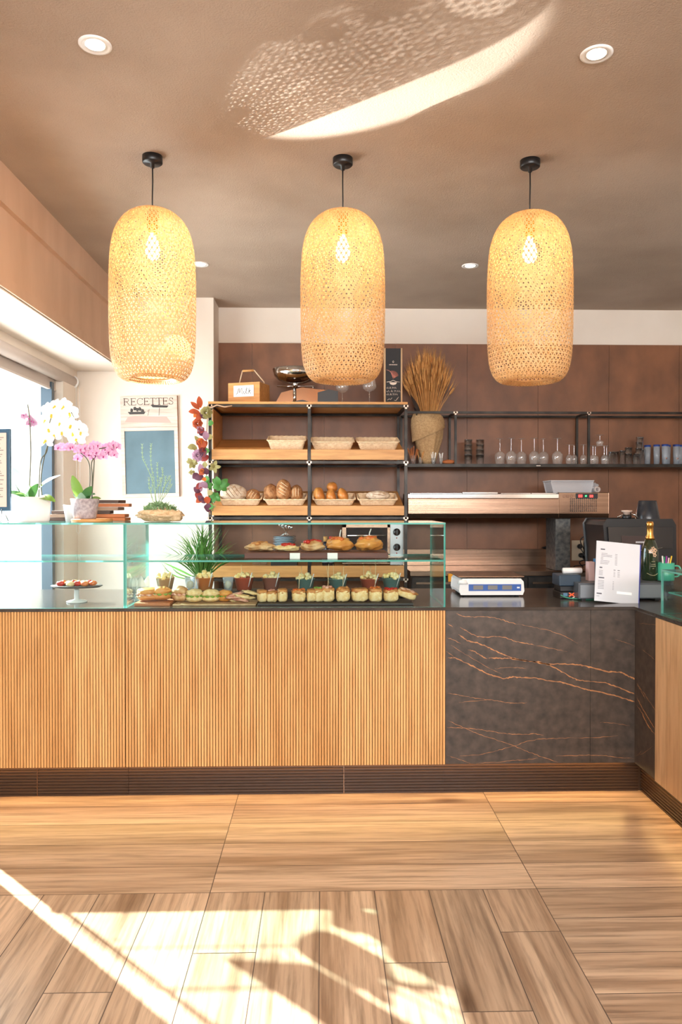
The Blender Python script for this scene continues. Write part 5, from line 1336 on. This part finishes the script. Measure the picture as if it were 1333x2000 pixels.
cup(530, cP, M_cream, 'pinkish cup with popcorn, left of the teal cups', .043, .070, ((.01, .03, 0),))
cup(597, cT, M_cream, 'teal cup with a yellow topping above the tomato bite', .043, .062, ((-.02, .07, 0),))
cup(660, cT, M_cream, 'teal cup with a tall heap of popcorn in the middle of the slate', .045, .062, ((-.02, .08, -.004), (-.045, .07, -.015)))
cup(722, cR, M_cream, 'red cup with popcorn on the right part of the riser', .043, .062, ((-.03, .085, -.001), (.0, .07, .006)))
cup(765, cT, M_cream, 'teal cup with popcorn at the right end of the riser', .043, .066, ((.02, .05, .002),))
for k, (px, lab) in enumerate(((258, 'clear plastic cup with white napkin, leftmost, beside the glass divider'), (284, 'clear plastic cup with white napkin left of the tan snack cup'), (372, 'small clear cup between the tan and the orange snack cups'), (446, 'small clear cup between the orange and the red snack cups'))):
    t = thing('plastic_cup', lab, 'cup', (ax(px, 3.95, 1150), 3.95 if px > 290 else 3.93, (zR if px > 290 else ZB) + .0003))
    MB().shell([(0, 0), (.02, 0), (.029, .07), (.027, .07), (.018, .004), (0, .004)], 20).build('cup_body', M_frost, t)
    b = MB(); 
    if k < 2:
        b.leaf((0, 0, .01), (-.02, 0, .13), .04, .1, nrm=(0, -1, 0)); b.leaf((0, .004, .01), (.02, 0, .125), .04, .1, nrm=(0, -1, 0)); b.build('napkin', M_white_gloss, t)
    else: b.blob((0, 0, .03), (.018, .018, .022), k, .1, n=8); b.build('dip', M_cream, t)
# upper shelf board with stuffed breads
zS = ZSH + .0003; x0 = ax(480, 3.80, 1090); x1 = ax(757, 3.80, 1090)
tag(MB().box(x0, x1, 3.74, 3.98, zS, zS + .030).build('serving_board', mat('red_brown_board', srgb(118, 60, 44), .5, col2=srgb(92, 44, 34), scale=(4, 40, 40)), bevel=.003), 'thick red brown wooden board on the upper glass shelf', 'serving board')
zS2 = zS + .030
def stuffed(px, r, label, top, rz=0, pk=0, m=M_gold):
    x = ax(px, 3.84, 1070); t = thing('stuffed_bread', label, 'sandwich', (x, 3.84, zS2 + .0003), rz=rz, group='stuffed breads on the red brown board')
    r = (r[0], r[1], r[2] * 1.2); MB().blob((0, 0, r[2]), r, px, .14, 2.4, n=18, flat=.85).build('bread', m, t)
    b = MB(); rr = random.Random(px)
    for k in range(9):
        a = rr.uniform(0, 2 * PI); q_ = math.sqrt(rr.random()) * .55
        dz = math.sqrt(1 - q_ * q_); b.blob((r[0] * q_ * math.cos(a), r[1] * q_ * math.sin(a), r[2] * (1 + dz * .97)), (.016, .014, .009), k, .3, n=6)
    b.build('topping', top, t)
    if pk: MB().tube([(0, 0, r[2] * 1.9), (pk * .3, 0, r[2] * 1.9 + .025), (pk, 0, r[2] * 1.9 + .045)], .0028, 6).build('white_pick', M_white_gloss, t)
stuffed(509, (.072, .055, .018), 'flat long focaccia at the left end of the red brown board', M_toast, 0, 0, M_crust)
stuffed(560, (.062, .05, .014), 'flat round bread with a red dot of pepper, second from the left', M_redp, 0, 0, M_crumb)
stuffed(611, (.060, .05, .022), 'pale filled bread with red pepper strips, middle of the board', M_redp, 0, 0, M_crust)
stuffed(664, (.068, .055, .028), 'golden stuffed bread with white pick, second from the right', M_tomato, 0, .006)
stuffed(721, (.072, .058, .030), 'large golden stuffed bread with a tomato cap, right end of the board', M_tomato, .3, .012)
for k, px in enumerate((566, 640)):
    tag(MB().box(0, .05, -.0015, 0, 0, .03, M=Matrix.Rotation(-.3, 4, 'X')).build('price_tag', M_white_gloss, loc=(ax(px, 3.70, 1100), 3.72, ZSH + .0005)), 'small white price tag %s on the upper glass shelf' % ('left', 'right')[k], 'price tag', 'price tags on the glass shelf')
# left case: oval tray
t = thing('serving_tray', 'dark oval tray carrying red and cream snacks inside the left glass case', 'tray', (ax(150, 3.86, 1135), 3.86, ZB + .075))
MB().lathe([(0, 0), (.115, 0), (.13, .008), (.125, .011), (0, .004)], 40, M=Matrix.Diagonal((1, .6, 1, 1))).build('tray_dish', M_darkboard, t)
MB().lathe([(0, -.075), (.05, -.075), (.05, -.07), (.012, -.06), (.012, -.002), (0, -.002)], 24).build('tray_stand', M_white_gloss, t)
r = random.Random(31)
for k in range(14):
    b = MB(); a = 2 * PI * k / 14; q_ = .35 if k % 2 else .75; b.blob((q_ * .11 * math.cos(a), q_ * .06 * math.sin(a), .020), (.02, .016, .013), k, .15, 2, n=8); b.build('snack', (M_tomato, M_crumb, M_redp)[k % 3], t)
# grassy plant behind the case
t = thing('potted_grass', 'bushy green grass-like plant standing behind the glass case', 'potted plant', (ax(395, 4.28, 1150), 4.28, ZT + .0003))
MB().shell([(0, 0), (.05, 0), (.065, .09), (.06, .09), (.055, .075), (0, .075)], 28).build('pot', mat('pale_pot', srgb(214, 216, 220), .5), t)
b = MB(); r = random.Random(17)
for k in range(190):
    a = r.uniform(0, 2 * PI); q_ = r.uniform(.04, .22); H = r.uniform(.12, .34) * (1.2 - q_ * 2.4)
    b.leaf((.02 * math.cos(a), .02 * math.sin(a), .07), (q_ * math.cos(a) * 1.1, q_ * math.sin(a) * .7, .07 + H), .008, -.25 * r.random() - .05, 0, 7, nrm=(math.cos(a), math.sin(a), .5))
b.build('grass_blades', mat('plant_green', srgb(98, 152, 70), .5, trans=.3), t, kind='stuff')

# ================================================================== ON THE STONE COUNTER
# digital scale
x = ax(958, 4.08, 1150); t = thing('digital_scale', 'white digital counter scale with blue display strip and steel plate', 'scale', (x, 4.05, ZT))
b = MB(); b.prism([(-.165, .012), (.165, .012), (.172, .03), (.168, .078), (.155, .092), (-.155, .092), (-.168, .078), (-.172, .03)], -.01, .26, 'y'); b.build('housing', M_white_gloss, t, bevel=.004)
MB().box(-.125, .158, -.013, -.0105, .030, .066).build('display_strip', mat('display_blue', srgb(36, 84, 160), .3), t)
for i in range(3):
    d = MB().box(-.10 + i * .078, -.048 + i * .078, -.0145, -.0132, .037, .060).build('lcd_window', mat('lcd', srgb(120, 116, 112), .3), t)
MB().box(.135, .15, -.0145, -.0132, .044, .052).build('maker_badge', M_white_gloss, t)
MB().box(-.18, .18, -.0, .27, .1, .108).build('weighing_plate', M_steel, t, bevel=.006, seg=3)
MB().box(-.12, .12, .04, .2, .0925, .0995).build('plate_support', M_black, t)
MB().lathe([(0, 0), (.03, .0), (.02, .02), (0, .025)], 14, (-.155, -.0, .088 - .02)).build('level_cap', M_white_gloss, t)
for sx_ in (-.14, .14):
    for sy_ in (.02, .23): MB().tube([(sx_, sy_, 0), (sx_, sy_, .012)], .013, 12).build('foot', M_black, t)
b = MB(); b.box(-.15, .15, .0, .25, .004, .0118); b.build('base_plate', M_black, t)
# card terminal
x = ax(1112, 3.98, 1150); t = thing('card_terminal', 'black card payment terminal with orange and blue screen', 'card terminal', (x - .005, 3.98, ZT))
MB().box(-.055, .055, -.045, .09, .0, .035).build('terminal_base', M_black, t, bevel=.004)
MB().box(-.05, .04, -.03, .08, .0355, .065).build('printer_block', M_black, t, bevel=.004)
MB().box(-.06, .055, -.045, .085, .0655, .125).build('terminal_head', mat('terminal_blue', srgb(44, 62, 78), .35), t, bevel=.006)
b = MB(); b.box(-.045, .035, -.0465, -.0455, .01, .034); sc_ = b.build('screen', M_black, t)
b = MB(); b.bar((-.01, -.047, .013), (.018, -.047, .031), .006); b.bar((-.01, -.047, .031), (.018, -.047, .013), .006); b.build('orange_cross_logo', mat('orange_logo', srgb(226, 96, 50), .5, emit=srgb(226, 96, 50), estr=.4), sc_)
MB().box(-.04, -.018, -.0475, -.0468, .013, .03).build('blue_mark', mat('blue_mark', srgb(80, 120, 150), .5), sc_)
tag(MB().tube([(-.05, 0, 0), (.05, .01, 0)], .016, 16).build('paper_roll', M_white_gloss, loc=(x + .025, 4.0, ZT + .125 + .016)), 'white paper roll lying on the card terminal', 'paper roll')
b = MB(); b.tube(catmull([(x - .06, 3.93, ZT + .02), (x - .03, 3.90, ZT + .008), (x + .05, 3.885, ZT + .004), (x + .12, 3.88, ZT + .004)], 8), .003, 6)
tag(b.build('green_cable', mat('cable_green', srgb(60, 150, 120), .5)), 'thin green cable lying in front of the card terminal', 'cable')
b = MB(); b.tube(catmull([(x + .0, 3.925, ZT + .006), (x + .05, 3.91, ZT + .02), (x + .12, 3.90, ZT + .004)], 8), .0025, 6)
tag(b.build('white_cable', M_white_gloss), 'thin white cable arching beside the green cable', 'cable')
# cash drawer
xa = ax(1131, 3.86, 1150); xb = ax(1297, 3.86, 1150)
t = thing('cash_drawer', 'grey metal cash drawer behind the paper menu, under the bottle', 'cash drawer', ((xa + xb) / 2, 3.86, ZT)); wv = xb - xa
MB().box(-wv / 2, wv / 2, .002, .34, .008, .090).build('drawer_case', mat('drawer_grey', srgb(84, 88, 94), .4), t, bevel=.002)
MB().box(-wv / 2 + .008, wv / 2 - .008, -.004, .0015, .014, .080).build('drawer_front', mat('drawer_front', srgb(130, 136, 142), .4), t, bevel=.001)
for sx_ in (-1, 1): MB().box(sx_ * (wv / 2 - .03) - .01, sx_ * (wv / 2 - .03) + .01, .01, .33, 0, .0075).build('foot', M_black, t)
zD = ZT + .0905
# laminated menu leaning on the drawer
xb0, zb0 = at(1163, 1176, 3.75); wd = .222; hh = .305
t = thing('paper_menu', 'white laminated price list leaning on the counter edge by the corner', 'menu', (ax(1205, 3.75, 1178), 3.752, ZT + .002), rx=-.19, rz=-.03, ry=.10)
MB().box(-wd / 2, wd / 2, 0, .002, 0, hh).build('laminated_sheet', mat('sheet_white', srgb(206, 208, 214), .25, coat=.4), t)
b = MB()
def line(px, py, L, th=.0016): u = -wd / 2 + (px - 1165) / 90 * wd; v = hh - (py - 1062) / 118 * hh; b.box(u, u + L, -.0008, -.0002, v - th, v + th)
for (py, xs, Ls_) in ((1078, 1178, [.022]),): line(xs - 4, py, .022, .003)
for k, L in enumerate((.03, .055, .055, .012, .012, .045, .045, .04)): line(1176 - k * .3, 1086 + k * 2.9, L, .0008); line(1204, 1086 + k * 2.9, .012, .0008)
line(1173, 1114, .014, .003); line(1202, 1117, .010, .0015); line(1210, 1117, .012, .0015)
for k in range(4): line(1172, 1120 + k * 2.8, .02, .0008); line(1202, 1121 + k * 2.8, .009, .0008); line(1210, 1121 + k * 2.8, .012, .0008)
line(1172, 1134, .028, .003)
for k in range(6): line(1171, 1140 + k * 3, .03, .0008); line(1201, 1140 + k * 3, .006, .0008)
line(1169, 1165, .026, .003); line(1169, 1170, .014, .0008)
b.build('menu_text', mat('ink_grey', srgb(96, 98, 108), .8), t)
MB().box(wd / 2 - .0005, wd / 2 + .004, -.001, .004, 0, hh).build('blue_edge', mat('edge_blue', srgb(40, 50, 150), .4), t)
b = MB(); b.box(.0, .075, -.0012, -.0003, .045, .058, M=Matrix.Rotation(.0, 4, 'Y')); b.build('white_sticker', mat('sticker', srgb(250, 250, 252), .4), t)
# champagne bottle
x = ax(1270, 4.0, 1130); t = thing('champagne_bottle', 'dark green champagne bottle with gold foil and flower decoration', 'bottle', (x, 4.0, zD))
MB().lathe([(0, 0), (.040, 0), (.043, .005), (.043, .14), (.040, .17), (.030, .20), (.020, .225), (.0155, .24), (.0155, .30), (0, .30)], 32).build('bottle_body', mat('bottle_green', srgb(28, 42, 22), .08, spec=.9), t)
MB().lathe([(.0205, .225), (.0245, .215), (.0215, .228), (.0165, .245), (.0165, .285), (.0185, .287), (.0185, .302), (.015, .312), (0, .314)], 28).build('gold_foil', mat('gold_foil', srgb(216, 160, 84), .28, metal=.9), t)
b = MB(); 
for (u, v) in ((-.014, .155), (.0, .17), (.012, .16), (.004, .15), (.008, .135), (-.006, .16)):
    for k in range(5):
        a = 2 * PI * k / 5; cx_, cz_ = u + .007 * math.cos(a), v + .007 * math.sin(a); rr = .0435 if v < .14 else lerp(.0432, .0395, (v - .14) / .04)
        b.blob((cx_, -math.sqrt(max(rr * rr - cx_ * cx_, 0)), cz_), (.0042, .0015, .0042), k, 0, n=5)
b.build('flower_decoration', mat('petal_beige', srgb(206, 168, 136), .5), t)
b = MB()
def on(u, v): return (u, -math.sqrt(.0434 ** 2 - u * u), v)
for (v, w_) in ((.085, .024), (.075, .028), (.063, .010), (.10, .018)):
    n_ = int(w_ / .004)
    for k in range(n_): u = -w_ / 2 + k * w_ / n_; b.tube([on(u, v), on(u + .0028, v + .0035), on(u + .003, v)], .0007, 4)
b.tube([on(-.03 + .004 * k, .04 - .012 * math.sin(k / 15 * PI)) for k in range(16)], .0009, 5)
b.build('label_writing', mat('label_gold', srgb(206, 190, 150), .4), t)
# green mug with pens
x = ax(1300, 3.98, 1120); t = thing('green_mug', 'mint green mug filled with pens, standing on the cash drawer', 'mug', (x, 3.98, zD))
M_mint = mat('mint_glaze', srgb(70, 168, 138), .3)
MB().shell([(0, 0), (.044, 0), (.046, .004), (.046, .094), (.042, .094), (.041, .006), (0, .006)], 32).build('mug_body', M_mint, t)
MB().tube(catmull([(.044, -.01, .078), (.065, -.02, .075), (.072, -.024, .05), (.062, -.02, .025), (.044, -.01, .02)], 8), .005, 8, 0).build('mug_handle', M_mint, t)
for k, (c_, dx, L) in enumerate(((srgb(230, 226, 220), -.02, .13), (srgb(236, 200, 210), .02, .12), (srgb(60, 150, 110), 0, .125), (srgb(230, 190, 60), .03, .13), (srgb(30, 30, 34), .035, .135), (srgb(160, 70, 160), .012, .128))):
    o = MB().tube([(dx * .3, .005 * (k % 3), .008), (dx, .01 * (k % 3 - 1), L)], .004, 8).build('pen', mat('pen%d' % k, c_, .4), loc=(x, 3.98, zD))
    tag(o, ['white pen leaning left in the mint mug', 'pale pink pen in the mint mug', 'green pen in the middle of the mint mug', 'yellow pen leaning right in the mint mug', 'black pen at the right of the mint mug', 'purple pen in the mint mug'][k], 'pen', 'pens in the mint mug')
# card boxes left of the menu
tag(MB().box(-.016, .016, 0, .05, 0, .10).build('card_box', mat('pink_card', srgb(206, 176, 176), .6), loc=(ax(1158, 3.95, 1110), 3.96, zD), bevel=.001), 'small pale pink box on the cash drawer, left of the paper menu', 'box')
tag(MB().box(-.010, .010, 0, .05, 0, .115).build('card_box', mat('blue_card', srgb(60, 120, 170), .6), loc=(ax(1169, 3.95, 1110) + .005, 3.96, zD), bevel=.001), 'narrow blue box between pink box and paper menu', 'box')
# black coffee machine
xm0 = ax(1181, 4.75, 1060); xm1 = ax(1319, 4.75, 1060); wv = xm1 - xm0; hm = az(1017, 4.75, 1250) - ZT
t = thing('coffee_machine', 'large black rounded coffee machine behind the counter corner', 'coffee machine', ((xm0 + xm1) / 2, 4.75, ZT))
b = MB(); n_ = 10; P_ = []
w2 = wv / 2
P_ = [(-w2 * .86, 0), (w2 * .9, 0), (w2, .12), (w2 * .98, hm - .03), (w2 * .90, hm), (0, hm - .0), (-w2 * .90, hm), (-w2 * .98, hm - .03), (-w2 * .92, hm * .55)]
b.prism(P_, 0, .38, 'y'); b.build('machine_body', M_black, t, bevel=.012, seg=3)
b = MB(); pts = [(-w2 * .9, hm - .045), (w2 * .9, hm - .045), (w2 * .86, hm - .17), (-w2 * .86, hm - .17)]
b.prism(pts, -.02, -.0005, 'y'); fp = b.build('front_fascia', mat('gloss_black', srgb(14, 16, 22), .12, spec=.7), t, bevel=.006)
MB().box(-w2 * .55, w2 * .35, -.0225, -.0205, hm - .145, hm - .095).build('control_strip', mat('strip_dark', srgb(60, 40, 34), .4), fp)
b = MB()
for i in range(10): b.cbox((-.03 + i * .0095, -.0232, hm - .135), (.0075, .0008, .010))
b.build('maker_name', mat('name_silver', srgb(200, 200, 205), .4), fp)
MB().tube([(-w2 * .6, -.022, hm - .17), (0, -.024, hm - .185), (w2 * .6, -.022, hm - .17)], .004, 6).build('chrome_line', M_chrome, fp)
b = MB(); b.lathe([(.078, 0), (.078, .006), (.056, .125), (.052, .128), (0, .128)], 36); tag(b.build('black_hopper_lid', mat('hopper', srgb(40, 44, 50), .25), loc=(ax(1268, 4.9, 1010), 4.92, ZT + hm + .0005)), 'dark upturned cup shaped hopper on top of the coffee machine', 'hopper')
t = thing('portafilter', 'small chrome and cream coffee tool lying on the coffee machine', 'coffee tool', (ax(1225, 4.9, 1005), 4.9, ZT + hm))
MB().lathe([(0, 0), (.028, 0), (.03, .03), (.024, .035), (0, .035)], 20).build('tool_base', M_black, t)
MB().lathe([(0, .0355), (.018, .0355), (.022, .05), (.034, .055), (.034, .065), (0, .066)], 20).build('tool_top', mat('tool_cream', srgb(206, 178, 160), .4), t)
MB().tube([(.02, 0, .045), (.05, -.01, .035), (.075, -.01, .006)], .006, 8).tube([(-.02, 0, .04), (-.06, 0, .02)], .004, 8).build('tool_arm', M_chrome, t)
# things inside the low right-hand case
for k, (y_, c_, h_, px_) in enumerate(((3.28, srgb(150, 40, 44), .03, 0), (3.18, srgb(190, 176, 160), .022, .03), (3.05, srgb(96, 40, 60), .028, 0))):
    t = thing('pastry', ['dark red pastry nearest the far pane of the right-hand case', 'pale pastry in the middle of the right-hand case', 'plum coloured pastry nearest the camera in the right-hand case'][k], 'pastry', (1.72 + px_, y_, 1.0213), group='pastries in the right-hand case')
    MB().blob((0, 0, h_), (.05, .04, h_), k, .1, 2, n=10, flat=.9).build('cake', mat('pastry%d' % k, c_, .5), t)
    MB().blob((0, 0, h_ * 1.95), (.02, .018, .012), k, .1, n=8).build('cream_top', M_cream, t)
for k, y_ in enumerate((3.25, 3.08)):
    t = thing('pastry', ('dark tart on the floor of the right-hand case, far one', 'dark tart on the floor of the right-hand case, near one')[k], 'pastry', (1.70, y_, ZB))
    MB().lathe([(0, 0), (.042, 0), (.052, .025), (.046, .025), (.043, .018), (0, .018)], 24).build('tart_shell', M_crust, t)
    MB().blob((0, 0, .02), (.042, .042, .012), k, .1, n=8).build('tart_filling', mat('dark_jam', srgb(60, 20, 24), .3), t)
